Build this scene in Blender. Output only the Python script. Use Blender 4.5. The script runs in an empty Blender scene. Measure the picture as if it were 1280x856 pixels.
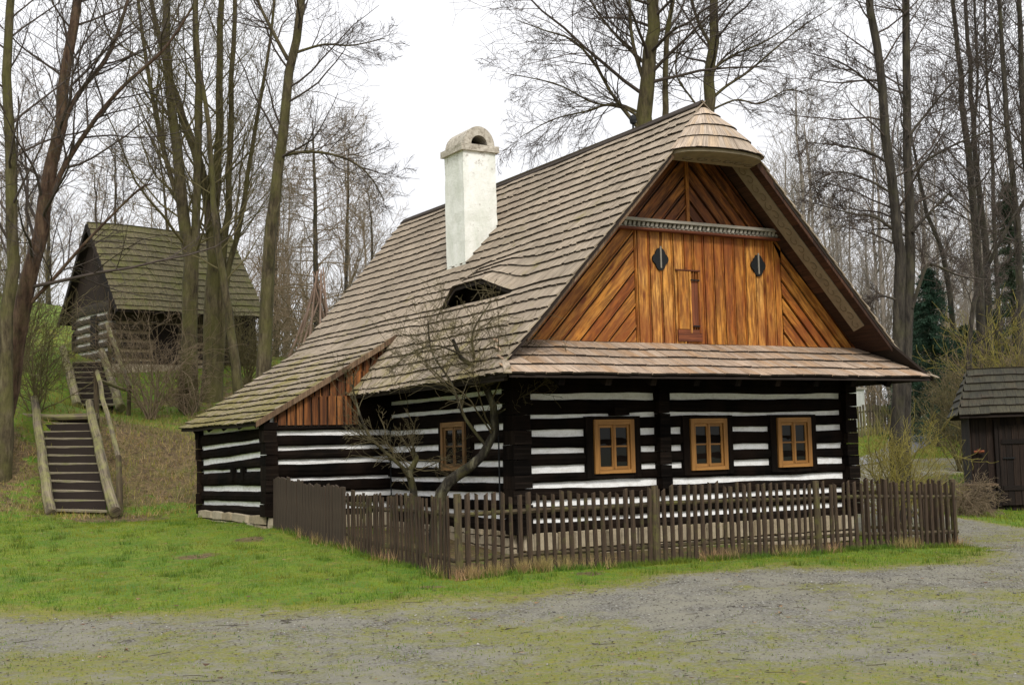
import bpy, math, random
import numpy as np
from mathutils import Matrix, Vector
random.seed(7); rng = np.random.default_rng(11)
S = bpy.context.scene
COL = S.collection
R_ = math.radians

# ---------------------------------------------------------------- camera
CAM = np.array([-9.214, -15.979, 1.601]); FPX = 1600.4
def cam_axes(yaw, pitch, roll):
    y, p, r = map(R_, (yaw, pitch, roll))
    F = np.array([math.sin(y)*math.cos(p), math.cos(y)*math.cos(p), math.sin(p)])
    R = np.cross(F, [0, 0, 1.]); R /= np.linalg.norm(R); U = np.cross(R, F)
    return F, math.cos(r)*R+math.sin(r)*U, -math.sin(r)*R+math.cos(r)*U
CF, CR, CU = cam_axes(29.885, 4.925, -1.423)
cd = bpy.data.cameras.new('camera'); cam = bpy.data.objects.new('camera', cd); COL.objects.link(cam)
cd.sensor_width = 36; cd.lens = FPX/1280*36; cd.clip_end = 3000; cd.clip_start = .1
m = Matrix([[CR[i], CU[i], -CF[i], CAM[i]] for i in range(3)]+[[0, 0, 0, 1]])
cam.matrix_world = m
S.camera = cam
def at(u, v, depth):      # photo pixel + distance -> a place in the world
    return CAM + (CF + CR*(u-640)/FPX + CU*(428-v)/FPX)*depth

# ---------------------------------------------------------------- light
SUN_EL, SUN_AZ = 42, 200      # azimuth clockwise from +Y (north): light comes from behind the camera
w = bpy.data.worlds.new('World'); S.world = w; w.use_nodes = True
nt = w.node_tree; nt.nodes.clear()
N = nt.nodes.new; Lk = nt.links.new
out = N('ShaderNodeOutputWorld'); bg = N('ShaderNodeBackground'); bg.inputs[1].default_value = .1
sky = N('ShaderNodeTexSky'); sky.sky_type = 'NISHITA'; sky.sun_disc = False
sky.sun_elevation = R_(SUN_EL); sky.sun_rotation = R_(SUN_AZ)
tc = N('ShaderNodeTexCoord'); sx = N('ShaderNodeSeparateXYZ'); Lk(tc.outputs['Generated'], sx.inputs[0])
ramp = N('ShaderNodeMapRange'); Lk(sx.outputs['Z'], ramp.inputs['Value'])
ramp.inputs['From Min'].default_value = .0; ramp.inputs['From Max'].default_value = 1
ramp.inputs['To Min'].default_value = 6.5; ramp.inputs['To Max'].default_value = 15.0     # cloud layer: brighter overhead
nz = N('ShaderNodeTexNoise'); nz.inputs['Scale'].default_value = 2.2; nz.inputs['Detail'].default_value = 4
Lk(tc.outputs['Generated'], nz.inputs['Vector'])
nr = N('ShaderNodeMapRange'); Lk(nz.outputs['Fac'], nr.inputs['Value']); nr.inputs['To Min'].default_value = .96; nr.inputs['To Max'].default_value = 1.06
mul = N('ShaderNodeMath'); mul.operation = 'MULTIPLY'; Lk(ramp.outputs[0], mul.inputs[0]); Lk(nr.outputs[0], mul.inputs[1])
cc = N('ShaderNodeCombineColor')
for i, k in enumerate((.985, .985, 1.01)):
    mm = N('ShaderNodeMath'); mm.operation = 'MULTIPLY'; mm.inputs[1].default_value = k; Lk(mul.outputs[0], mm.inputs[0]); Lk(mm.outputs[0], cc.inputs[i])
mx = N('ShaderNodeMixRGB'); mx.inputs[0].default_value = .95; Lk(sky.outputs[0], mx.inputs[1]); Lk(cc.outputs[0], mx.inputs[2])
Lk(mx.outputs[0], bg.inputs[0]); Lk(bg.outputs[0], out.inputs[0])
sl = bpy.data.lights.new('sun', 'SUN'); sl.energy = 2.0; sl.angle = R_(14); sl.color = (1, .96, .9)
so = bpy.data.objects.new('sun', sl); COL.objects.link(so)
sd = Vector((math.sin(R_(SUN_AZ))*math.cos(R_(SUN_EL)), math.cos(R_(SUN_AZ))*math.cos(R_(SUN_EL)), math.sin(R_(SUN_EL))))
so.rotation_euler = sd.to_track_quat('Z', 'Y').to_euler()
S.view_settings.view_transform = 'Standard'; S.view_settings.look = 'None'
S.view_settings.exposure = 0.35; S.view_settings.gamma = 1; S.view_settings.use_curve_mapping = False

# ---------------------------------------------------------------- materials
class NT:
    def __init__(s, name):
        s.m = bpy.data.materials.new(name); s.m.use_nodes = True; s.t = s.m.node_tree
        s.b = s.t.nodes['Principled BSDF']; s.b.inputs['Specular IOR Level'].default_value = .3
    def n(s, ty, **kw):
        x = s.t.nodes.new(ty)
        for k, v in kw.items():
            if k in x.inputs.keys(): x.inputs[k].default_value = v
            else: setattr(x, k, v)
        return x
    def l(s, a, b): s.t.links.new(a, b)
    def noise(s, vec, scale, detail=4, rough=.55, sc=None, dist=0):
        if sc is not None:
            mp = s.n('ShaderNodeMapping'); mp.inputs['Scale'].default_value = sc; s.l(vec, mp.inputs[0]); vec = mp.outputs[0]
        x = s.n('ShaderNodeTexNoise'); x.inputs['Scale'].default_value = scale; x.inputs['Detail'].default_value = detail
        x.inputs['Roughness'].default_value = rough; x.inputs['Distortion'].default_value = dist; s.l(vec, x.inputs['Vector']); return x.outputs['Fac']
    def ramp(s, fac, stops):
        r = s.n('ShaderNodeValToRGB'); e = r.color_ramp.elements
        while len(e) < len(stops): e.new(.5)
        for q, (p, c) in zip(e, stops):
            q.position = p; q.color = (*c, 1) if len(c) == 3 else c
        s.l(fac, r.inputs[0]); return r.outputs[0]
    def rng(s, fac, a, b, c=0, d=1):
        r = s.n('ShaderNodeMapRange'); s.l(fac, r.inputs[0])
        for i, v in zip((1, 2, 3, 4), (a, b, c, d)): r.inputs[i].default_value = v
        return r.outputs[0]
    def mix(s, f, a, b, mode='MIX'):
        x = s.n('ShaderNodeMixRGB'); x.blend_type = mode
        for i, v in enumerate((f, a, b)):
            if hasattr(v, 'is_output'): s.l(v, x.inputs[i])
            elif i == 0: x.inputs[0].default_value = v
            else: x.inputs[i].default_value = (*v, 1)
        return x.outputs[0]
    def math(s, op, a, b=0):
        x = s.n('ShaderNodeMath'); x.operation = op
        for i, v in enumerate((a, b)):
            if hasattr(v, 'is_output'): s.l(v, x.inputs[i])
            else: x.inputs[i].default_value = v
        return x.outputs[0]
    def fin(s, col, rough=.85, bump=None, bs=.3, bd=.01):
        if hasattr(col, 'is_output'): s.l(col, s.b.inputs['Base Color'])
        else: s.b.inputs['Base Color'].default_value = (*col, 1)
        if hasattr(rough, 'is_output'): s.l(rough, s.b.inputs['Roughness'])
        else: s.b.inputs['Roughness'].default_value = rough
        if bump is not None:
            x = s.n('ShaderNodeBump'); x.inputs['Strength'].default_value = bs; x.inputs['Distance'].default_value = bd
            s.l(bump, x.inputs['Height']); s.l(x.outputs[0], s.b.inputs['Normal'])
        return s.m
def basics(name):
    s = NT(name); g = s.n('ShaderNodeNewGeometry'); t = s.n('ShaderNodeTexCoord')
    return s, g.outputs['Random Per Island'], t.outputs['UV'], g.outputs['Position']
def wood(name, stops, grain_dark=.55, rough=.8, knots=False, moss=None, tone=(.75, 1.2), spec=.3, gsc=(40, 1.6, 1), blotch=1.3, wet=None):
    """weathered plank: UV v runs along the fibre, per-board tone from the island"""
    s, isl, uv, pos = basics(name)
    off = s.n('ShaderNodeVectorMath'); off.operation = 'ADD'
    cx = s.n('ShaderNodeCombineXYZ'); s.l(s.math('MULTIPLY', isl, 37.), cx.inputs[0]); s.l(s.math('MULTIPLY', isl, 91.), cx.inputs[1]); s.l(isl, cx.inputs[2])
    s.l(uv, off.inputs[0]); s.l(cx.outputs[0], off.inputs[1]); v = off.outputs[0]
    g1 = s.noise(v, 1, 5, .65, gsc, .3); g2 = s.noise(v, 1, 3, .5, (gsc[0]*.22, gsc[1]*.6, 1), 1.2)
    base = s.ramp(s.math('ADD', s.math('MULTIPLY', g2, .6), s.math('MULTIPLY', isl, .4)), stops)
    c = s.mix(s.rng(g1, .42, .62, grain_dark, 0), base, (stops[0][1][0]*.3, stops[0][1][1]*.3, stops[0][1][2]*.3))
    hs = s.n('ShaderNodeHueSaturation'); s.l(s.rng(isl, 0, 1, *tone), hs.inputs['Value']); s.l(c, hs.inputs['Color']); c = hs.outputs[0]
    if knots:
        vo = s.n('ShaderNodeTexVoronoi'); mp = s.n('ShaderNodeMapping'); mp.inputs['Scale'].default_value = (5, 1.7, 1); s.l(v, mp.inputs[0]); s.l(mp.outputs[0], vo.inputs['Vector']); vo.inputs['Scale'].default_value = 1
        c = s.mix(s.rng(vo.outputs['Distance'], .08, .2, .85, 0), c, (stops[0][1][0]*.5, stops[0][1][1]*.4, stops[0][1][2]*.4))
    if wet:
        pn = s.noise(pos, blotch, 4, .6, (1, 1, .45)); c = s.mix(s.rng(pn, .42, .66, 0, wet[0]), c, wet[1])
    if moss:
        pn = s.noise(pos, moss[2], 5, .7); c = s.mix(s.rng(pn, moss[1][0], moss[1][1], 0, moss[3]), c, moss[0])
    s.b.inputs['Specular IOR Level'].default_value = spec
    return s.fin(c, rough, g1, .35, .01)
def shingle_mat(name, light, dark, mossy, mosscol=(.17, .14, .03), fresh=None, mlo=-2.2, mhi=.8):
    s, isl, uv, pos = basics(name)
    off = s.n('ShaderNodeVectorMath'); off.operation = 'ADD'
    cx = s.n('ShaderNodeCombineXYZ'); s.l(s.math('MULTIPLY', isl, 53.), cx.inputs[0]); s.l(s.math('MULTIPLY', isl, 17.), cx.inputs[1])
    s.l(uv, off.inputs[0]); s.l(cx.outputs[0], off.inputs[1]); v = off.outputs[0]
    g1 = s.noise(v, 1, 5, .7, (70, 2.5, 1), .2); g2 = s.noise(pos, .7, 5, .6); g3 = s.noise(v, 1, 2, .5, (14, 1, 1), 0)
    c = s.mix(s.rng(isl, 0, 1, 0, 1), light, dark)
    c = s.mix(s.rng(g3, .35, .68, 0, .6), c, (light[0]*1.25, light[1]*1.22, light[2]*1.2))
    c = s.mix(s.rng(g2, .42, .7, 0, .55), c, (dark[0]*.6, dark[1]*.62, dark[2]*.6))
    if fresh: c = s.mix(s.rng(s.noise(v, 1, 2, .5, (3, .4, 1)), .47, .62, 0, .8), c, fresh)
    c = s.mix(s.rng(g1, .40, .56, .75, 0), c, (dark[0]*.25, dark[1]*.23, dark[2]*.22))
    if mossy:
        sp = s.n('ShaderNodeSeparateXYZ'); s.l(pos, sp.inputs[0])
        pn = s.noise(pos, 1.6, 6, .75); low = s.rng(sp.outputs['X'], mhi, mlo, 0, .22)
        c = s.mix(s.rng(s.math('ADD', pn, low), .60, .74, 0, mossy), c, mosscol)
        pn2 = s.noise(pos, 9, 4, .7); c = s.mix(s.rng(s.math('ADD', pn2, low), .66, .78, 0, mossy), c, (mosscol[0]*.55, mosscol[1]*.6, mosscol[2]*.5))
    return s.fin(c, .8, g1, .5, .01)
def simple(name, col, rough=.8, nscale=8, amt=.3, metal=0, spec=.3, bump=.3):
    s, isl, uv, pos = basics(name)
    n_ = s.noise(pos, nscale, 5, .65)
    c = s.mix(s.rng(n_, .35, .7, 0, amt), col, (col[0]*.35, col[1]*.35, col[2]*.35))
    s.b.inputs['Metallic'].default_value = metal; s.b.inputs['Specular IOR Level'].default_value = spec
    return s.fin(c, rough, n_, bump, .01)

M = {}
M['shingle'] = shingle_mat('weathered_shingle', (.40, .33, .245), (.27, .215, .155), .8)
M['shingle_pent'] = shingle_mat('fresh_shingle', (.50, .39, .29), (.36, .27, .20), 0, fresh=(.42, .26, .14))
M['shingle_cone'] = shingle_mat('hood_shingle', (.52, .43, .34), (.38, .30, .23), 0, fresh=(.5, .37, .24))
M['shingle_moss'] = shingle_mat('mossy_shingle', (.165, .14, .07), (.10, .085, .042), .8, (.095, .095, .02), mlo=30, mhi=-30)
M['shingle_dark'] = shingle_mat('dark_shingle', (.055, .050, .028), (.028, .027, .017), .3, (.075, .038, .02), mlo=40, mhi=0)
M['butt'] = simple('shaded_end_grain', (.035, .025, .018), .9)  # end grain, darkened further to put the shadow line between courses into colour
M['deck'] = simple('roof_boarding', (.022, .015, .011), .9)
M['log'] = wood('tarred_log', [(0, (.004, .003, .0026)), (.55, (.008, .0062, .005)), (1, (.03, .021, .015))], .7, .8, tone=(.7, 1.3), spec=.04, gsc=(30, .9, 1), wet=(.4, (.02, .011, .007)), blotch=2)
def chink():
    s, isl, uv, pos = basics('lime_chinking')
    n1 = s.noise(pos, 7, 6, .7, (1, 1, 2)); n2 = s.noise(pos, 60, 3, .7)
    c = s.mix(s.rng(n1, .45, .75, 0, .65), (.88, .88, .86), (.5, .46, .40)); c = s.mix(s.rng(n2, .52, .72, 0, .4), c, (.36, .33, .29)); n4 = s.noise(pos, 3, 5, .8, (1, 1, 6)); c = s.mix(s.rng(n4, .6, .68, 0, .5), c, (.2, .17, .14))
    return s.fin(c, .9, n2, .5, .008)
M['chink'] = chink()
def plaster():
    s, isl, uv, pos = basics('lime_plaster')
    n1 = s.noise(pos, 2.2, 6, .7, (1, 1, .5), .4); n2 = s.noise(pos, 9, 6, .75); n3 = s.noise(pos, 45, 3, .7)
    sp = s.n('ShaderNodeSeparateXYZ'); s.l(pos, sp.inputs[0]); hi = s.rng(sp.outputs['Z'], 6.5, 7.3, 0, .16)
    c = s.mix(s.rng(n1, .42, .7, 0, .75), (.80, .80, .75), (.52, .55, .46))
    c = s.mix(s.rng(s.math('ADD', n2, hi), .62, .72, 0, .7), c, (.27, .23, .19)); c = s.mix(s.rng(n3, .6, .75, 0, .3), c, (.2, .18, .15))
    return s.fin(c, .95, s.math('ADD', n2, s.math('MULTIPLY', n3, .4)), .6, .02)
M['plaster'] = plaster()
def capmat():
    s, isl, uv, pos = basics('mortar_cap')
    n2 = s.noise(pos, 14, 6, .75)
    c = s.ramp(n2, [(.3, (.16, .13, .1)), (.5, (.42, .38, .31)), (.75, (.6, .56, .48))])
    return s.fin(c, .95, n2, .8, .02)
M['cap'] = capmat()
M['gable'] = wood('varnished_gable_board', [(0, (.22, .048, .008)), (.3, (.44, .13, .018)), (.55, (.58, .25, .04)), (1, (.66, .38, .12))], .72, .65, True, tone=(.72, 1.12), gsc=(24, 2.6, 1), wet=(.7, (.20, .05, .012)), blotch=2.4)
M['gable_dark'] = wood('dark_varnished_board', [(0, (.14, .04, .01)), (.5, (.32, .10, .02)), (1, (.55, .24, .055))], .85, .65, True, tone=(.6, 1.15), gsc=(24, 2.6, 1), wet=(.7, (.09, .028, .01)), blotch=1.6)
M['gable_wing'] = wood('stained_wing_board', [(0, (.15, .048, .014)), (.5, (.34, .12, .03)), (1, (.52, .24, .07))], .8, .7, tone=(.6, 1.2), gsc=(30, 1.1, 1), wet=(.6, (.05, .018, .008)), blotch=1.8)
M['barge'] = wood('barge_board_wood', [(0, (.08, .045, .025)), (.5, (.15, .09, .05)), (1, (.26, .18, .11))], .6, .8)
M['polewood'] = wood('peeled_pole_wood', [(0, (.16, .10, .07)), (.5, (.28, .19, .14)), (1, (.38, .28, .21))], .6, .9)
M['deepbrown'] = wood('deep_brown_board', [(0, (.03, .014, .008)), (.5, (.06, .026, .014)), (1, (.11, .05, .026))], .6, .8)
M['redbarge'] = wood('reddish_barge_wood', [(0, (.07, .02, .01)), (.5, (.15, .04, .015)), (1, (.24, .075, .025))], .6, .7)
M['frame'] = wood('window_frame_wood', [(0, (.22, .095, .022)), (.5, (.32, .15, .036)), (1, (.42, .21, .06))], .4, .6, tone=(.9, 1.1))
M['frame_old'] = wood('old_ochre_frame', [(0, (.16, .08, .03)), (.5, (.24, .13, .05)), (1, (.33, .2, .08))], .5, .8)
M['picket'] = wood('weathered_picket', [(0, (.022, .013, .008)), (.45, (.043, .027, .016)), (1, (.10, .07, .042))], .7, .9, tone=(.5, 1.7), moss=((.08, .08, .02), (.54, .7), 5, .6))
M['post'] = wood('mossy_post', [(0, (.04, .028, .017)), (.5, (.08, .058, .032)), (1, (.14, .11, .06))], .7, .9, moss=((.11, .11, .025), (.5, .66), 6, .7))
M['board_fence'] = wood('dark_fence_board', [(0, (.028, .019, .013)), (.5, (.055, .038, .025)), (1, (.1, .072, .048))], .65, .9, tone=(.6, 1.5))
M['beamgrey'] = wood('grey_carved_beam', [(0, (.2, .18, .14)), (.5, (.33, .3, .25)), (1, (.46, .43, .37))], .5, .8)
M['soffit'] = simple('pale_painted_board', (.24, .195, .13), .85, 6, .45)
M['scroll'] = simple('dark_painted_scroll', (.13, .10, .06), .85)
M['stair'] = wood('old_oak_tread', [(0, (.16, .13, .085)), (.5, (.28, .24, .16)), (1, (.38, .33, .23))], .7, .9, moss=((.15, .16, .05), (.48, .65), 4, .6))
M['stairlog'] = wood('barked_log', [(0, (.11, .085, .055)), (.5, (.2, .16, .105)), (1, (.34, .29, .2))], .85, .9, moss=((.2, .2, .06), (.42, .62), 3, .7), gsc=(20, 1, 1))
M['darkwood'] = wood('dark_barn_wood', [(0, (.008, .0055, .004)), (.5, (.018, .011, .008)), (1, (.042, .024, .015))], .6, .9)
M['granlog'] = wood('granary_log', [(0, (.03, .023, .016)), (.5, (.06, .045, .03)), (1, (.11, .085, .055))], .6, .9)
M['granchink'] = simple('old_clay_chinking', (.66, .63, .57), .95, 5, .6)
M['tanchink'] = simple('bare_clay_chinking', (.33, .26, .16), .95, 5, .6)
M['iron'] = simple('black_iron', (.006, .007, .008), .7, 20, .3)
M['glass'] = None
s = NT('window_glass'); s.b.inputs['Base Color'].default_value = (.012, .012, .01, 1); s.b.inputs['Roughness'].default_value = .08; s.b.inputs['Specular IOR Level'].default_value = .2
g = s.n('ShaderNodeTexCoord'); nn = s.noise(g.outputs['Object'], 3, 2); bu = s.n('ShaderNodeBump'); bu.inputs['Strength'].default_value = .08; s.l(nn, bu.inputs['Height']); s.l(bu.outputs[0], s.b.inputs['Normal']); M['glass'] = s.m
def stonemat():
    s, isl, uv, pos = basics('sandstone_rubble')
    n1 = s.noise(pos, 4, 6, .7); n2 = s.noise(pos, 25, 4, .7)
    c = s.mix(s.rng(isl, 0, 1), (.30, .24, .15), (.42, .36, .26)); c = s.mix(s.rng(n1, .45, .7, 0, .6), c, (.14, .12, .075))
    c = s.mix(s.rng(n2, .5, .75, 0, .4), c, (.1, .08, .05)); return s.fin(c, .95, s.math('ADD', n1, n2), .6, .02)
M['stone'] = stonemat()
M['mortar'] = simple('dark_mortar', (.07, .055, .04), .95)
def barkmat(name, a, b, moss, mz=(.42, .62), mamt=.75):
    s, isl, uv, pos = basics(name)
    n1 = s.noise(pos, 9, 6, .7, (1, 1, .22), .3); n2 = s.noise(pos, 1.6, 5, .65); n3 = s.noise(pos, 26, 4, .7, (1, 1, .3))
    c = s.ramp(n1, [(.35, (a[0]*.35, a[1]*.35, a[2]*.35)), (.5, a), (.68, b)])
    c = s.mix(s.rng(n2, mz[0], mz[1], 0, mamt), c, moss); c = s.mix(s.rng(n3, .5, .7, 0, .4), c, (a[0]*.3, a[1]*.3, a[2]*.3))
    return s.fin(c, .95, s.math('ADD', n1, s.math('MULTIPLY', n3, .5)), .9, .04)
M['bark_olive'] = barkmat('olive_bark', (.075, .058, .032), (.15, .125, .07), (.10, .095, .028))
M['bark_red'] = barkmat('reddish_bark', (.085, .05, .032), (.16, .105, .065), (.09, .08, .03), (.5, .7))
M['bark_dark'] = barkmat('dark_bark', (.045, .038, .03), (.09, .078, .055), (.06, .058, .025), (.5, .7))
M['twig'] = simple('dark_twigs', (.075, .058, .047), .9, 3, .4)
M['twig_olive'] = simple('olive_twigs', (.12, .10, .042), .9, 3, .4)
M['twig_brown'] = simple('brown_twigs', (.19, .14, .085), .9, 3, .4)
M['twig_lime'] = simple('lime_twigs', (.26, .22, .045), .8, 3, .5)
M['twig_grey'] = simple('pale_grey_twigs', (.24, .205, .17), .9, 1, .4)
M['twig_apple'] = simple('fruit_tree_twigs', (.10, .08, .038), .85, 3, .5)
M['bark_apple'] = barkmat('lichen_bark', (.028, .023, .015), (.15, .14, .09), (.11, .10, .025), (.46, .6), .5)
M['needle'] = simple('spruce_needles', (.022, .055, .03), .8, 1.2, .6)
M['needle2'] = simple('dark_fir_needles', (.03, .05, .022), .8, 1.2, .6)
def groundmat():
    s, isl, uv, pos = basics('grassy_gravel_ground')
    def attr(nm):
        a = s.n('ShaderNodeAttribute'); a.attribute_name = nm; return a.outputs['Fac']
    grav, bank = attr('gravel'), attr('litter')
    n0 = s.noise(pos, .35, 5, .6); n1 = s.noise(pos, 1.4, 7, .72); n2 = s.noise(pos, 12, 6, .75); n3 = s.noise(pos, 60, 4, .8); n4 = s.noise(pos, 4, 5, .7)
    gr = s.mix(s.rng(n1, .38, .66), (.065, .160, .004), (.165, .235, .007))
    gr = s.mix(s.rng(n4, .50, .66, 0, .7), gr, (.20, .175, .025)); gr = s.mix(s.rng(s.noise(pos, 2.3, 5, .8), .60, .68, 0, .7), gr, (.09, .06, .03)); gr = s.mix(s.rng(n2, .48, .68, 0, .55), gr, (.04, .075, .012))
    gr = s.mix(s.rng(n3, .55, .75, 0, .45), gr, (.07, .05, .02))
    soil = s.mix(s.rng(n4, .35, .65), (.045, .027, .015), (.14, .095, .042)); soil = s.mix(s.rng(n1, .5, .6, 0, .55), soil, (.09, .10, .018)); soil = s.mix(s.rng(n2, .5, .62, 0, .8), soil, (.24, .16, .075)); soil = s.mix(s.rng(n3, .52, .7, 0, .6), soil, (.04, .022, .014))
    bmask = s.rng(s.math('ADD', bank, s.math('MULTIPLY', s.math('SUBTRACT', n1, .5), 2.4)), .42, .58)
    c = s.mix(bmask, gr, soil)
    vo = s.n('ShaderNodeTexVoronoi'); vo.inputs['Scale'].default_value = 34; s.l(pos, vo.inputs['Vector'])
    st = s.mix(s.rng(vo.outputs['Color'], 0, 1), (.15, .145, .125), (.34, .33, .29)); st = s.mix(s.rng(vo.outputs['Distance'], .3, .65, 0, .75), st, (.075, .065, .05))
    vf = s.noise(pos, 90, 5, .85); st2 = s.mix(s.rng(vf, .35, .7), (.18, .17, .125), (.32, .305, .24))
    stm = s.mix(s.rng(n1, .4, .6), st2, st); stm = s.mix(s.rng(n0, .45, .7, 0, .45), stm, (.13, .11, .07)); stm = s.mix(s.rng(n2, .58, .7, 0, .4), stm, (.06, .045, .03))
    mossg = s.mix(s.rng(n2, .4, .65), (.235, .215, .022), (.16, .20, .010))
    mv = attr('mossy'); n7 = s.noise(pos, 22, 5, .8, (1, 1, 1))
    mz = s.math('MULTIPLY', s.rng(s.math('ADD', s.math('ADD', n4, s.math('MULTIPLY', mv, .17)), s.math('MULTIPLY', s.math('SUBTRACT', n0, .5), 1.3)),   .53, .78), s.rng(n7, .38, .58, .25, 1))
    stm = s.mix(mz, stm, mossg)
    edge = s.math('ADD', grav, s.math('MULTIPLY', s.math('SUBTRACT', s.noise(pos, 5, 8, .9), .5), 2.2))
    gm = s.rng(edge, .34, .66); c = s.mix(s.rng(edge, .0, .42, 0, .85), c, s.mix(s.rng(n2, .42, .62), (.24, .215, .03), (.15, .12, .05))); c = s.mix(gm, c, stm)
    n8 = s.noise(pos, 45, 6, .9); c = s.mix(s.rng(n8, .50, .72, 0, .55), c, (.035, .03, .012)); c = s.mix(s.rng(n8, .46, .30, 0, .35), c, (.40, .38, .22))
    bu = s.math('ADD', s.math('MULTIPLY', n2, .6), s.math('ADD', s.math('MULTIPLY', n3, .5), s.math('MULTIPLY', vo.outputs['Distance'], .3)))
    return s.fin(c, .95, bu, .9, .05)
M['ground'] = groundmat()
def blade(name, a, b):
    s, isl, uv, pos = basics(name)
    n_ = s.noise(pos, 1.2, 4, .7); c = s.mix(s.rng(isl, 0, 1), a, b); n5 = s.noise(pos, .55, 5, .7); n6 = s.noise(pos, 3.5, 5, .75)
    c = s.mix(s.rng(n_, .44, .62, 0, .75), c, (b[0]*1.25, b[1]*.85, b[2]*1.4)); c = s.mix(s.rng(n5, .5, .68, 0, .6), c, (a[0]*.5, a[1]*.6, a[2]*.8)); c = s.mix(s.rng(s.noise(pos, 18, 4, .8), .5, .7, 0, .7), c, (a[0]*.35, a[1]*.42, a[2]*.8)); c = s.mix(s.rng(n6, .56, .72, 0, .7), c, (.16, .12, .035))
    return s.fin(c, .75)
M['blade'] = blade('green_blades', (.042, .125, .003), (.17, .225, .006))
M['tuft'] = blade('tuft_blades', (.03, .085, .004), (.10, .17, .008))
M['straw'] = blade('straw_blades', (.22, .17, .05), (.34, .27, .10))
M['rough'] = blade('rough_grass_blades', (.09, .13, .008), (.24, .22, .035))
def leafm():
    s, isl, uv, pos = basics('dead_leaves'); c = s.ramp(isl, [(0, (.03, .016, .009)), (.5, (.12, .06, .028)), (1, (.26, .17, .08))]); return s.fin(c, .8)
M['leaf'] = leafm()
M['crumb'] = simple('dark_crumbs', (.035, .022, .014), .9)
M['path'] = simple('grey_asphalt_path', (.19, .19, .20), .95, 20, .35)

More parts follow.
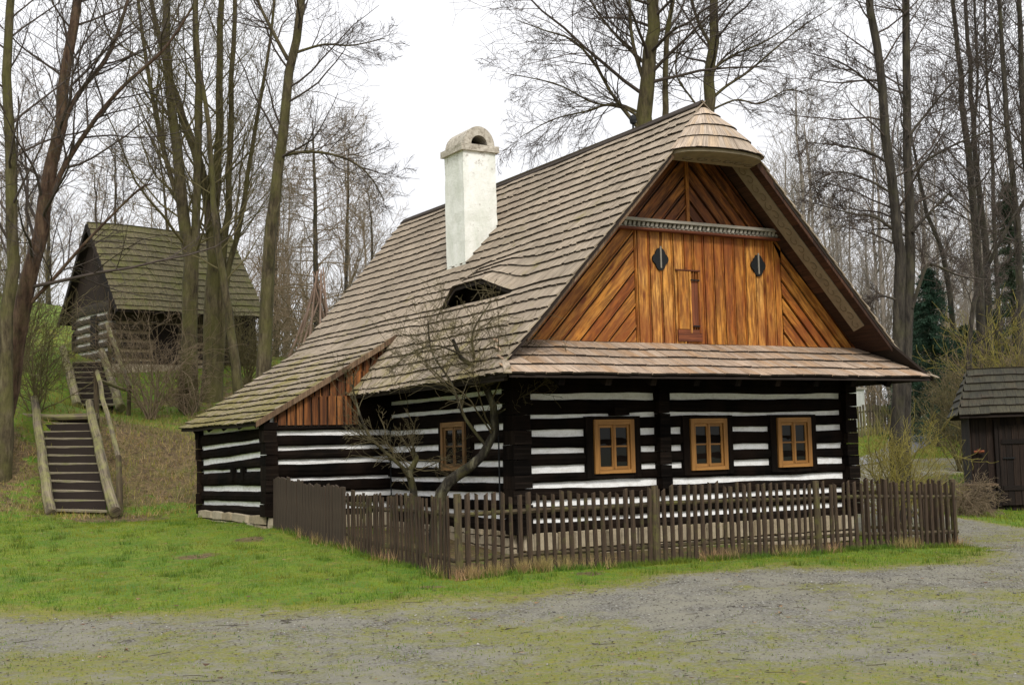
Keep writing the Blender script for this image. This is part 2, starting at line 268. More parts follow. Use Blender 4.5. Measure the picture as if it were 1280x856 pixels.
# ---------------------------------------------------------------- object helpers
def tag(o, label=None, cat=None, group=None, kind=None):
    if label: o['label'] = label
    if cat: o['category'] = cat
    if group: o['group'] = group
    if kind: o['kind'] = kind
    return o
def empty(name, loc, rz=0):
    o = bpy.data.objects.new(name, None); COL.objects.link(o); o.location = [float(q) for q in loc]; o.rotation_euler = (0, 0, rz); o.empty_display_size = .2; return o
def link(name, me, parent=None, local=False):
    """local=False: the mesh is given in world coordinates"""
    o = bpy.data.objects.new(name, me); COL.objects.link(o)
    if parent is not None:
        o.parent = parent
        if not local and parent.type == 'EMPTY':
            o.matrix_parent_inverse = (Matrix.Translation(parent.location) @ parent.rotation_euler.to_matrix().to_4x4()).inverted()
    return o
class MB:
    def __init__(s): s.v = []; s.f = []; s.uv = []; s.mi = []; s.mats = []
    def mat(s, key):
        mm_ = M[key]
        if mm_ not in s.mats: s.mats.append(mm_)
        return s.mats.index(mm_)
    def poly(s, pts, key, uvs=None):
        b = len(s.v); s.v += [tuple(p) for p in pts]; s.f.append(tuple(range(b, b+len(pts)))); s.mi.append(s.mat(key)); s.uv += uvs or [(p[0], p[2]) for p in pts]
    def hexa(s, p, key, W=None, L=None, ekey=None, faces=None):
        """p: 8 corners, 0-3 bottom ring, 4-7 top ring; uv: u across (0-1 edge), v along (1-2 edge)"""
        b = len(s.v); s.v += [tuple(q) for q in p]
        P = [np.asarray(q, float) for q in p]
        W = np.linalg.norm(P[1]-P[0]) if W is None else W; L = np.linalg.norm(P[2]-P[1]) if L is None else L
        H = np.linalg.norm(P[4]-P[0])
        fs = [((0, 3, 2, 1), [(0, 0), (0, L), (W, L), (W, 0)]), ((4, 5, 6, 7), [(0, 0), (W, 0), (W, L), (0, L)]),
              ((0, 1, 5, 4), [(0, 0), (W, 0), (W, H), (0, H)]), ((2, 3, 7, 6), [(W, L), (0, L), (0, L+H), (W, L+H)]),
              ((1, 2, 6, 5), [(W, 0), (W, L), (W+H, L), (W+H, 0)]), ((3, 0, 4, 7), [(0, L), (0, 0), (-H, 0), (-H, L)])]
        for i, (f, u) in enumerate(fs):
            s.f.append(tuple(b+q for q in f)); s.uv += u; s.mi.append(s.mat(ekey if (ekey and i in (2, 3)) else key))
    def box(s, x0, x1, y0, y1, z0, z1, key, along='z', jit=0):
        J = lambda: random.uniform(-jit, jit)
        if along == 'x': p = [(x0, y0, z0), (x0, y1, z0), (x1, y1, z0), (x1, y0, z0)]; q = [(a, b_, z1) for a, b_, _ in p]
        elif along == 'y': p = [(x0, y0, z0), (x1, y0, z0), (x1, y1, z0), (x0, y1, z0)]; q = [(a, b_, z1) for a, b_, _ in p]
        else: p = [(x0, y1, z0), (x1, y1, z0), (x1, y1, z1), (x0, y1, z1)]; q = [(a, y0, c) for a, _, c in p]
        s.hexa([(a+J(), b_+J(), c+J()) for a, b_, c in p+q], key)
    def beam(s, a, b, w, h, key, up=(0, 0, 1)):
        a = np.array(a, float); b = np.array(b, float); d = b-a; L = np.linalg.norm(d); d /= L
        sd_ = np.cross(d, up); sd_ /= np.linalg.norm(sd_); u_ = np.cross(sd_, d); sd_ *= w/2; u_ *= h/2
        s.hexa([a-sd_-u_, a+sd_-u_, b+sd_-u_, b-sd_-u_, a-sd_+u_, a+sd_+u_, b+sd_+u_, b-sd_+u_], key)
    def tube(s, pts, rad, key, n=8, cap=True):
        pts = [np.array(p, float) for p in pts]; k = len(pts); rad = rad if hasattr(rad, '__len__') else [rad]*k
        b = len(s.v); ref = None; dist = 0
        for i, p in enumerate(pts):
            t = pts[min(i+1, k-1)]-pts[max(i-1, 0)]; t /= np.linalg.norm(t)+1e-9
            if ref is None: ref = np.array([1., 0, 0]) if abs(t[0]) < .8 else np.array([0, 0, 1.])
            a = np.cross(t, ref); a /= np.linalg.norm(a); c = np.cross(t, a)
            for j in range(n):
                an = 2*math.pi*j/n; s.v.append(tuple(p+(a*math.cos(an)+c*math.sin(an))*rad[i]))
        mi = s.mat(key)
        for i in range(k-1):
            L = np.linalg.norm(pts[i+1]-pts[i])
            for j in range(n):
                j2 = (j+1) % n; s.f.append((b+i*n+j, b+i*n+j2, b+(i+1)*n+j2, b+(i+1)*n+j)); s.mi.append(mi)
                c0 = j*rad[i]*6.28/n; c1 = (j+1)*rad[i]*6.28/n; s.uv += [(c0, dist), (c1, dist), (c1, dist+L), (c0, dist+L)]
            dist += L
        if cap:
            for e, rv in ((0, True), (k-1, False)):
                f = [b+e*n+j for j in range(n)]; s.f.append(tuple(reversed(f)) if rv else tuple(f)); s.mi.append(mi); s.uv += [(math.cos(6.28*j/n)*.05, math.sin(6.28*j/n)*.05) for j in range(n)]
    def build(s, name, parent=None, smooth=False, local=False):
        me = bpy.data.meshes.new(name); me.from_pydata(s.v, [], s.f); me.update()
        ul = me.uv_layers.new(name='UVMap'); ul.data.foreach_set('uv', np.array(s.uv, 'f').ravel())
        for mm_ in s.mats: me.materials.append(mm_)
        me.polygons.foreach_set('material_index', np.array(s.mi, 'i'))
        if smooth: me.polygons.foreach_set('use_smooth', np.ones(len(s.f), bool))
        me.update(); return link(name, me, parent, local)
def npmesh(name, V, F, key, smooth=False):
    """V (n,3), F (m,k) equal sized faces"""
    me = bpy.data.meshes.new(name); V = np.asarray(V, 'f'); F = np.asarray(F, 'i'); m_, k = F.shape
    me.vertices.add(len(V)); me.vertices.foreach_set('co', V.ravel()); me.loops.add(m_*k); me.loops.foreach_set('vertex_index', F.ravel())
    me.polygons.add(m_); me.polygons.foreach_set('loop_start', np.arange(0, m_*k, k, dtype='i')); me.polygons.foreach_set('loop_total', np.full(m_, k, 'i'))
    if smooth: me.polygons.foreach_set('use_smooth', np.ones(m_, bool))
    me.update(calc_edges=True); me.materials.append(M[key]); return me
def vnoise(n, step, amp, seed=None):
    r = random.Random(seed) if seed is not None else random
    ph = [(r.uniform(.6, 1.4)*f, r.uniform(0, 6.28), a) for f, a in ((1.1, 1), (2.7, .6), (6.1, .35), (13, .2))]
    return [amp*sum(a*math.sin(f*i*step+p) for f, p, a in ph)/1.5 for i in range(n)]

# ---------------------------------------------------------------- terrain
TP = [(-9, -16, 0), (-6, -8, 0), (0, -8, 0), (6, -6, -.02), (-12, -8, .05), (-14, -14, 0), (3, -12, 0), (12, -7, 0), (-8, -22, 0), (10, -20, 0), (-20, -20, 0),
      (-2, -2, .1), (.9, -2, .13), (3.7, -2, .04), (6.7, -2, .0), (0, 0, .13), (3, 0, .10), (6.4, 0, .0), (-2.05, 1.2, .30), (-2.05, 4.25, .47), (-2.2, 7.9, .53), (-2.2, 9.0, .58),
      (-4.05, 9.9, .68), (-5.6, 7.5, .52), (-7, -1.2, .05), (-5, 3, .27), (-10, 4, .4), (-10, 10, .9), (-7, 11.3, 1.1), (-2.6, 11.3, 1.15), (-1.0, 11, 1.1), (-3.7, 14.4, 2.75), (-3.85, 12.4, 1.75), (-.7, 15, 2.4), (-7.2, 14.6, 2.9), (-5.2, 14.4, 2.8), (-1.9, 17.9, 2.95),
      (-1.6, 20, 3.75), (-1.5, 21.8, 4.5), (1.5, 20.8, 4.2), (-1.4, 23, 4.7), (4, 22, 4.4), (4, 18, 3.3), (-5, 20, 4.5), (-8, 24, 6), (7.6, 31.8, 5.4), (0, 32, 6.3), (1.7, 48, 9.3), (-5, 35, 7.8), (-18, 30, 8),
      (2, 14, 1.9), (4, 11.5, .7), (8, 12, .7), (10, 20, 1.9), (7.5, 5, .05), (8.1, -1.5, .02), (13.5, 3.2, .12), (11, 1, .04), (12, 5.5, .75), (15.5, 6.8, .86), (20.7, 13.1, 1.46), (27, 15.3, 1.8), (22, 14.7, 1.86), (15, -3, .1), (25, 3, .5),
      (30, 40, 2.6), (45, 25, 2.2), (60, 60, 3), (-30, 8, 2.4), (-40, 40, 9), (10, 70, 8), (45, -30, 0), (-45, -40, 0), (0, -50, 0), (60, 0, 1), (-60, 0, 3)]
TPa = np.array(TP, float)
STAIR_CUTS = [(at(101, 636, 24.75), at(79, 519, 28.75)), (at(121, 505, 32.5), at(109, 452, 35.55))]
def U_(r2): return .5*r2*np.log(r2+1e-12)
_n = len(TPa); _K = U_(((TPa[:, None, :2]-TPa[None, :, :2])**2).sum(-1))+np.eye(_n)*.4
_P = np.c_[np.ones(_n), TPa[:, :2]]
_A = np.block([[_K, _P], [_P.T, np.zeros((3, 3))]]); _W = np.linalg.solve(_A, np.r_[TPa[:, 2], 0, 0, 0])
def H(x, y):
    x = np.asarray(x, float); y = np.asarray(y, float); sh = np.broadcast(x, y).shape
    x, y = np.broadcast_to(x, sh).ravel(), np.broadcast_to(y, sh).ravel()
    r = np.hypot(x, y-10); sc_ = np.minimum(1, 62/np.maximum(r, 1e-6)); xx = x*sc_; yy = 10+(y-10)*sc_
    z = np.full(x.shape, _W[_n])+_W[_n+1]*xx+_W[_n+2]*yy
    for i in range(_n): z += _W[i]*U_((xx-TPa[i, 0])**2+(yy-TPa[i, 1])**2)
    z = np.clip(z, -.6, 12)
    for q0, q1 in STAIR_CUTS:      # the flights are dug into the bank
        t_ = (y-q0[1])/(q1[1]-q0[1]); xc_ = q0[0]+(q1[0]-q0[0])*t_; zs_ = q0[2]+(q1[2]-q0[2])*t_-.28; wgt = np.exp(-((x-xc_)/.78)**6)*((t_ > .02) & (t_ < .93)); z = np.where(wgt > .01, z+(np.minimum(z, zs_)-z)*wgt, z)
    z += .012*np.sin(x*2.1+y*1.3)+.012*np.sin(x*-1.4+y*2.9+1)+.03*np.sin(x*.7+1.2)*np.sin(y*.8)*(r < 60)
    return z.reshape(sh)
def Hf(x, y): return float(H(np.array([x]), np.array([y]))[0])
def sstep(a, b, x): t = np.clip((x-a)/(b-a), 0, 1); return t*t*(3-2*t)
def inpoly_dist(x, y, pts):
    """signed distance-ish to a polyline band: returns distance to the polyline"""
    d = np.full(x.shape, 1e9)
    for (x0, y0), (x1, y1) in zip(pts[:-1], pts[1:]):
        dx, dy = x1-x0, y1-y0; t = np.clip(((x-x0)*dx+(y-y0)*dy)/(dx*dx+dy*dy), 0, 1); d = np.minimum(d, np.hypot(x-x0-t*dx, y-y0-t*dy))
    return d
SPOTS = [(-4.1, 2.1, .3), (-.5, -2.6, .22), (-2.6, -2.5, .2), (-2.9, 3.2, .3), (-6.8, 6, .4)]
def masks(x, y):
    # edge of the gravel in front of the lawn and the garden fence
    ex = [-40, -12, -7.1, -5.1, -3.5, -1.5, .9, 2.8, 5.3, 6.3, 7.6]; ey = [8, .6, -1.3, -3.0, -4.0, -3.75, -3.5, -4.1, -4.1, -3.5, -2.0]
    e = np.interp(x, ex, ey)+.18*np.sin(x*1.3)+.1*np.sin(x*3.7+1); g_ = .5+(e-y)/1.9
    # track going back between garden and shed
    d = inpoly_dist(x, y, [(7.9, -5), (8.3, -2), (9.2, .5), (10.2, 4), (13, 7), (19, 9)]); g_ = np.maximum(g_, .5+(1.45-d)/.7)
    g_ = np.where((x > 6) & (y < -3), np.maximum(g_, .8), g_)
    grav = np.clip(g_, 0, 1); spots = SPOTS
    # brown litter on the steep banks
    lit = np.exp(-(((x+1.6)/2.6)**2+((y-12.3)/2.2)**2))*1.3+np.exp(-(((x+6.2)/1.3)**2+((y-12.2)/2.2)**2))*1.1+np.exp(-(((x-1.8)/3.6)**2+((y-18)/2.2)**2))*.55
    lit += np.exp(-(((x-12.6)/1.9)**2+((y-4.8)/1.6)**2))*1.1+.12*sstep(15, 25, y)+.3*sstep(-8, -9.5, x)*sstep(8, 11, y)
    for sx_, sy_, sr_ in spots: lit += 1.0*np.exp(-((x-sx_)**2+(y-sy_)**2)/sr_**2)
    lit += .16*sstep(.25, .9, .5+.5*np.sin(x*1.1+2*np.sin(y*.9))*np.sin(y*1.3+1.5*np.sin(x*.7)))
    lit += .62*((x > -1.9) & (x < 6.6) & (y > -1.8) & (y < 4))+.9*np.exp(-(((x+3.75)/.75)**2+((y-8.9)/.7)**2))
    mossy = np.clip(.35+.65*sstep(2.0, 3.2, e-y)*(1-sstep(4.4, 9, e-y)*.35)-.7*np.exp(-((y-(-4.9-.0*x))**2)/1.2)*sstep(-4, 0, x), 0, 1)
    d2 = np.abs((y+5.0)-(x+4)*-.02); mossy = np.clip(mossy+.3*sstep(-1.5, -4.5, x)-.25*sstep(-2.5, 1, x)+1.1*sstep(-3.6, -5.0, x)*sstep(1.9, 3.0, e-y)+.75*sstep(3.2, 4.3, e-y)*sstep(-1.5, .5, x), 0, 1.9); mossy = np.where(x < -2.2, 1-.8*np.exp(-((y-e+.9)/.55)**2), mossy)
    return grav, np.clip(lit, 0, 1.2), mossy
def axis(lo, hi, step, far, gr=1.16):
    a = list(np.arange(lo, hi+1e-6, step)); s_ = step; b = [lo]
    while b[-1] > -far: s_ *= gr; b.append(b[-1]-s_)
    s_ = step; c_ = [hi]
    while c_[-1] < far: s_ *= gr; c_.append(c_[-1]+s_)
    a = [float(hi_) for hi_ in a]; a = a if abs(a[-1]-hi) < 1e-5 else a+[hi]
    return np.array(b[:0:-1]+a+c_[1:])
gx = axis(-9, 15, .11, 700); gy = axis(-11, 24, .12, 700)
X, Y = np.meshgrid(gx, gy); Z = H(X, Y); GR, LI, MO = masks(X, Y)
Z = Z+(rng.random(Z.shape)-.5)*.018*((np.hypot(X, Y) < 40))
nx, ny = len(gx), len(gy); idx = np.arange(nx*ny).reshape(ny, nx)
F = np.stack([idx[:-1, :-1], idx[:-1, 1:], idx[1:, 1:], idx[1:, :-1]], -1).reshape(-1, 4)
Vg = np.stack([X, Y, Z], -1).reshape(-1, 3)
def noise2(x, y):
    return (np.sin(x*3.1+1.3*np.sin(y*2.3))+np.sin(y*4.2+1.7*np.sin(x*2.9))+.7*np.sin(x*9.1+y*7.3)+.7*np.sin(x*-6.3+y*11.9))/3.4
fc = Vg[F].mean(1); gmask = (GR.ravel()[F].mean(1)+.22*noise2(fc[:, 0], fc[:, 1])+.08*rng.standard_normal(len(F))) > .5
def ground_obj(name, sel, lab):
    Fs = F[sel]; u, inv = np.unique(Fs, return_inverse=True); me = npmesh(name, Vg[u], inv.reshape(-1, 4), 'ground', True)
    for nm, arr in (('gravel', GR), ('litter', LI), ('mossy', MO)):
        a = me.attributes.new(nm, 'FLOAT', 'POINT'); a.data.foreach_set('value', arr.ravel()[u].astype('f'))
    tag(link(name, me), lab, 'ground', kind='structure')
ground_obj('ground', ~gmask, 'green lawn and leaf-strewn grassy hillside around the cottage')
ground_obj('gravel_road', gmask, 'grey gravel road with mossy patches in the foreground')

# ---------------------------------------------------------------- the cottage
Wd, ZR, ZE, OE, OP = 6.41, 6.945, 2.645, .80, 1.221
RX = Wd/2; K = (ZR-ZE)/(RX+OE); SL = math.sqrt(1+K*K); YV = -.83; LB = 10.5; YW = 4.30; LW = 8.8
house = tag(empty('timber_cottage', (RX, 0, .1)), 'large black-and-white striped log cottage with an orange boarded gable and tall white chimney', 'cottage')
def zmain(x): return ZR-K*(RX-x)
def XR(x): return 2*RX-x+.032*(RX-x)      # right slope, a touch wider
WX0, WZ0, WX1, WZ1 = .12, 3.70, -2.45, 2.22; KW = (WZ0-WZ1)/(WX0-WX1)
def zwing(x):
    a = zmain(x); b = WZ0+KW*(x-WX0); h = .12
    return .5*(a+b+math.sqrt((a-b)**2+h*h)) if x < 1.3 else a+h*h/4/max(a-b, .3)*0
def zroof(x, y, wing=False):
    z = zmain(x)
    if wing: z = zwing(x)
    elif x > -.02:
        z += (zwing(x)-z)*float(sstep(3.3, 4.25, y))*float(sstep(-.02, .16, x))
    # eyebrow vent
    b = (RX-x)*SL
    if b < 3.93:
        l_ = np.interp(y, [.92, 1.9, 2.92, 3.3], [0, .31, .30, 0]); z += l_*float(np.clip((b-2.75)/1.15, 0, 1))**1.2
    # slow sag of the old roof
    z += -.035*math.sin(max(0, min(1, (y)/10))*math.pi)*(1-.3*math.cos(x*2))+.008*math.sin(y*2.3+x*3)
    return z
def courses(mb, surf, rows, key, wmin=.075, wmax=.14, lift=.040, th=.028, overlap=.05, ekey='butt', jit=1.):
    """rows: list of (b0, b1, a0, a1); surf(a, b, h) -> point h above the roof skin"""
    for b0, b1, a0, a1 in rows:
        a = a0+random.uniform(-.05, 0)
        first = True
        while a < a1:
            w_ = random.uniform(wmin, wmax); e = min(a+w_, a1); s0 = max(a, a0)
            if e-s0 > .02:
                g_ = .002; dl = random.uniform(-.008, .010)*jit; lf = lift+random.uniform(-.003, .008)
                p = [surf(s0+g_, b1+dl, lf-th), surf(e-g_, b1+dl, lf-th), surf(e-g_, b0-overlap, .0), surf(s0+g_, b0-overlap, .0),
                     surf(s0+g_, b1+dl, lf), surf(e-g_, b1+dl, lf), surf(e-g_, b0-overlap, .006), surf(s0+g_, b0-overlap, .006)]
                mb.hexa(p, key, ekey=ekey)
            a += w_
def mainsurf(wing=False, side=1):
    nx_, nz_ = -K/SL*1.0, 1/SL
    def f(y, x, h):
        z = zroof(x, y, wing); return (x-h*K/SL if side > 0 else XR(x-h*K/SL), y, z+h/SL)
    return f
def yb(x): return LW+(LB-LW)*np.clip((x-WX1)/(RX-WX1), 0, 1)
def yfront(x):
    z = zmain(x); zh = ZE+(YV+OP)*.48
    if z > 6.03: return YV+(z-6.03)/(ZR-6.03)*.30
    return YV if z > zh else -OP+(z-ZE)/.48
# rows are given in x (decreasing downwards); overlap is therefore negative
mb = MB()
dX = .24/SL; xs_ = []; x = RX-dX*.35
rowsU, rowsM, rowsW = [], [], []
x0_ = RX
while x0_ > .16:
    x1_ = x0_-dX
    e = yb(x0_)
    if 3.80 < (RX-x1_)*SL < 4.05 or 3.80 < (RX-x0_)*SL < 3.93: pass
    rowsU.append((x0_, x1_, yfront((x0_+x1_)/2), e)); x0_ = x1_
xe = x0_
while x0_ > -OE+.02:
    x1_ = max(x0_-dX, -OE); rowsM.append((x0_, x1_, yfront((x0_+x1_)/2), YW)); x0_ = x1_
x0_ = xe; dW = .25/math.sqrt(1+KW*KW)
while x0_ > WX1+.02:
    x1_ = max(x0_-dW, WX1); rowsW.append((x0_, x1_, YW-.06, yb(x0_))); x0_ = x1_
# the eyebrow breaks one course: shift row borders so one lies on the slot
bslot = 3.92; xslot = RX-bslot/SL
j = min(range(len(rowsU)), key=lambda i: abs(rowsU[i][1]-xslot))
rowsU[j] = (rowsU[j][0], xslot+.002, *rowsU[j][2:]); rowsU[j+1] = (xslot-.014, rowsU[j+1][1], *rowsU[j+1][2:])
SO = -.05/SL
def rowclip(rows, wing, skipslot=False):
    for i, r in enumerate(rows):
        ov = SO if not (skipslot and i == j+1) else SO
        yield r
courses(mb, mainsurf(), rowsU[:j], 'shingle', overlap=SO); courses(mb, mainsurf(), [rowsU[j]], 'shingle', overlap=SO, jit=0)
lo = list(rowsU[j+1:])
L0 = lo[0]; courses(mb, mainsurf(), [(L0[0], L0[1], L0[2], .92), (L0[0], L0[1], 3.32, L0[3])], 'shingle', overlap=SO); courses(mb, mainsurf(), [(L0[0], L0[1], .92, 3.32)], 'shingle', overlap=.004); courses(mb, mainsurf(), lo[1:], 'shingle', overlap=SO)
courses(mb, mainsurf(), rowsM, 'shingle', overlap=SO); courses(mb, mainsurf(True), rowsW, 'shingle', overlap=SO)
# far slope, wider boards
def farsurf(y, x, h): return (XR(x-h*K/SL), y, zmain(x)+h/SL)
rowsF = []; x0_ = RX
while x0_ > -OE+.02:
    x1_ = max(x0_-dX, -OE); rowsF.append((x0_, x1_, yfront((x0_+x1_)/2), LB)); x0_ = x1_
courses(mb, farsurf, rowsF, 'shingle', .2, .34, overlap=SO)
shing = mb.build('shingle_roof', house)
# boarding under the shingles
mb = MB()
def deck(xsl, y0f, y1f, zf, th=.05, side=1, ny=40, key='deck', drop=.012):
    for i in range(len(xsl)-1):
        for k_ in range(ny):
            q = []
            for dz in (-th-drop, -drop):
                for a_, b_ in ((0, 0), (1, 0), (1, 1), (0, 1)):
                    xx = xsl[i+a_]; y0, y1 = y0f(xx), y1f(xx); yy = y0+(y1-y0)*(k_+b_)/ny; z = zf(xx, yy)+dz
                    q.append((xx if side > 0 else XR(xx), yy, z))
            for f in ((4, 5, 6, 7), (0, 3, 2, 1)): mb.poly([q[t] for t in f], key)
            if k_ == 0: mb.poly([q[t] for t in (0, 1, 5, 4)], key)
            if k_ == ny-1: mb.poly([q[t] for t in (2, 3, 7, 6)], key)
            if i == 0: mb.poly([q[t] for t in (0, 4, 7, 3)], key)
            if i == len(xsl)-2: mb.poly([q[t] for t in (1, 2, 6, 5)], key)
XS = list(np.linspace(RX, xslot+.012, 14)); deck(XS, lambda x: yfront(x)+.02, lambda x: yb(x)-.02, lambda x, y: zroof(x, y), ny=60)
XS = list(np.linspace(xslot-.014, .16, 5)); deck(XS, lambda x: yfront(x)+.02, lambda x: yb(x)-.02, lambda x, y: zroof(x, y), ny=40)
XS = list(np.linspace(.16, -OE+.03, 6)); deck(XS, lambda x: yfront(x)+.02, lambda x: YW-.02, lambda x, y: zroof(x, y), ny=20)
XS = list(np.linspace(.16, WX1+.03, 8)); deck(XS, lambda x: YW+.0, lambda x: yb(x)-.02, lambda x, y: zroof(x, y, True), ny=20)
XS = list(np.linspace(RX-.02, -OE+.03, 8)); deck(XS, lambda x: yfront(x)+.02, lambda x: LB-.02, lambda x, y: zmain(x), side=-1, ny=8)
mb.build('roof_boarding', house)
# dark loft behind the eyebrow slot
mb = MB(); ys_ = np.linspace(.5, 3.7, 33); xp = xslot+.48
for ya_, yb_ in zip(ys_[:-1], ys_[1:]):
    za, zc = zroof(xp, ya_)-.075, zroof(xp, yb_)-.075
    mb.hexa([(xp, yb_, zmain(xslot)-.7), (xp, ya_, zmain(xslot)-.7), (xp, ya_, za), (xp, yb_, zc), (xp-.02, yb_, zmain(xslot)-.7), (xp-.02, ya_, zmain(xslot)-.7), (xp-.02, ya_, za), (xp-.02, yb_, zc)], 'deck')
mb.build('loft_partition', house)
# ridge board
mb = MB()
for k_ in range(22):
    y0, y1 = YV+.30+(LB-YV-.3)*k_/22, YV+.30+(LB-YV-.3)*(k_+1)/22
    for sg in (1, -1):
        pa = []
        for yy in (y0, y1):
            sag = -.035*math.sin(max(0, min(1, yy/10))*math.pi)
            for hh in (0, .02): pa.append(((RX+.0*sg, yy, ZR+sag+.05+hh), (RX-sg*.10, yy, ZR+sag+.05-.10*K+hh+.01)))
        (a0, b0), (a1, b1), (c0, d0), (c1, d1) = pa
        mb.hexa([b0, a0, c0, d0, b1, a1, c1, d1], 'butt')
mb.build('ridge_cap', house)
mb = MB()
for yy in (1.35,):
    z_ = ZR+.05
    mb.tube([(RX, yy, z_), (RX, yy, z_+.10)], .018, 'iron', 6)
    mb.tube([(RX, yy, z_+.06), (RX, yy, z_+.09), (RX, yy, z_+.15), (RX, yy, z_+.21), (RX, yy, z_+.235)], [.01, .05, .06, .05, .01], 'iron', 8)
mb.build('ridge_knob', house)

# pent roof over the front wall
PK = .48; PSL = math.sqrt(1+PK*PK); PZ0 = ZE+PK*(OP-.02)
def pentsurf(xv, y, h): return (xv, y-h*PK/PSL, ZE+PK*(y+OP)+h/PSL+.006*math.sin(xv*3))
mb = MB(); rows = []; nrow = 4; dy = 1.19/nrow
for i in range(nrow):
    y0 = -.02-dy*i; y1 = y0-dy; zm = ZE+PK*((y0+y1)/2+OP); xl = RX-(ZR-zm)/K; rows.append((y0, y1, xl-.02, Wd-xl+.02))
courses(mb, pentsurf, rows, 'shingle_pent', .14, .24, overlap=-.05, lift=.036)
for sg in (0, 1):  # hip cover boards
    for i in range(5):
        t0, t1 = i/5, (i+1)/5
        def hp(t):
            y = -.83-(OP-.83)*t; z = ZE+PK*(y+OP); xx = RX-(ZR-z)/K; return np.array([xx if sg == 0 else XR(xx), y, z+.03])
        mb.beam(hp(t0)-[0, 0, .012], hp(t1)-[0, 0, .012], .10, .016, 'shingle')
mb.build('pent_roof', house)
mb = MB()
q = [(-.3, 0, ZE+PK*OP), (Wd+.3, 0, ZE+PK*OP), (Wd+OE-.03, -OP+.03, ZE+.0), (-OE+.03, -OP+.03, ZE+.0)]
mb.hexa([(a, b_, c-.04) for a, b_, c in q]+[(a, b_, c-.012) for a, b_, c in q], 'deck')
for i in range(9):
    xx = .1+i*(Wd-.2)/8; mb.beam((xx, -.02, ZE+PK*OP-.16), (xx, -OP+.1, ZE-.08), .1, .12, 'log')
mb.beam((-.5, -.62, ZE+.10), (Wd+.5, -.62, ZE+.10), .12, .12, 'log')
mb.build('pent_roof_frame', house)

# half-hip hood
mb = MB(); HB = .36; hx = .86; hzc = 6.05
def coneb(ph, t, h=0):   # ph 0..pi left->right, t 0 apex..1 rim
    apex = np.array([RX, YV+.32, ZR-.03]); rim = np.array([RX-hx*math.cos(ph), YV+.02-HB*math.sin(ph)**.85, hzc+.02*math.sin(ph)])
    p = apex+(rim-apex)*t; p = p+np.array([-math.cos(ph)*.04, -math.sin(ph)*.14, 0])*math.sin(math.pi*t)*.7; n_ = np.array([-math.cos(ph)*.6, -math.sin(ph)*.9, .7])
    return tuple(p+n_*h)
nR = 4
for i in range(nR):
    t0, t1 = max(.05, i/nR-.04), (i+1)/nR; nn_ = 24
    for k_ in range(nn_):
        p0, p1 = math.pi*k_/nn_, math.pi*(k_+1)/nn_
        if i == 0 and k_ % 2: continue
        if i == 0: p1 = math.pi*(k_+2)/nn_
        lf = .03+random.uniform(-.003, .008)
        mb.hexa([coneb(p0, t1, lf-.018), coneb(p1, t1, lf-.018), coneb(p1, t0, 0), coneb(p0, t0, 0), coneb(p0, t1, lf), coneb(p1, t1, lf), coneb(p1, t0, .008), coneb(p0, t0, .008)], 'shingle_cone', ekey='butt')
mb.build('half_hip_hood', house)
mb = MB()   # pale curved soffit under the hood
rim = [coneb(math.pi*k_/16, .97, -.02) for k_ in range(17)]
for k_ in range(16):
    a, b_ = np.array(rim[k_]), np.array(rim[k_+1]); a2 = np.array([RX+(a[0]-RX)*.93, -.66, hzc-.07]); b2 = np.array([RX+(b_[0]-RX)*.93, -.66, hzc-.07])
    mb.hexa([a-[0, 0, .05], b_-[0, 0, .05], b2-[0, 0, .02], a2-[0, 0, .02], a, b_, b2, a2], 'soffit')
for k_ in range(6):   # scrolls
    cx_, cy_ = RX-.6+k_*.24, -.82-.12*math.sin((k_+.5)/6*math.pi); zz = hzc-.085
    mb.tube([(cx_+.10*math.cos(a_)*(1-a_/9), cy_+.10*math.sin(a_)*(1-a_/9), zz+.03*(cy_+.5)) for a_ in np.linspace(0, 5.5, 12)], .008, 'scroll', 4)
mb.build('hood_soffit', house)

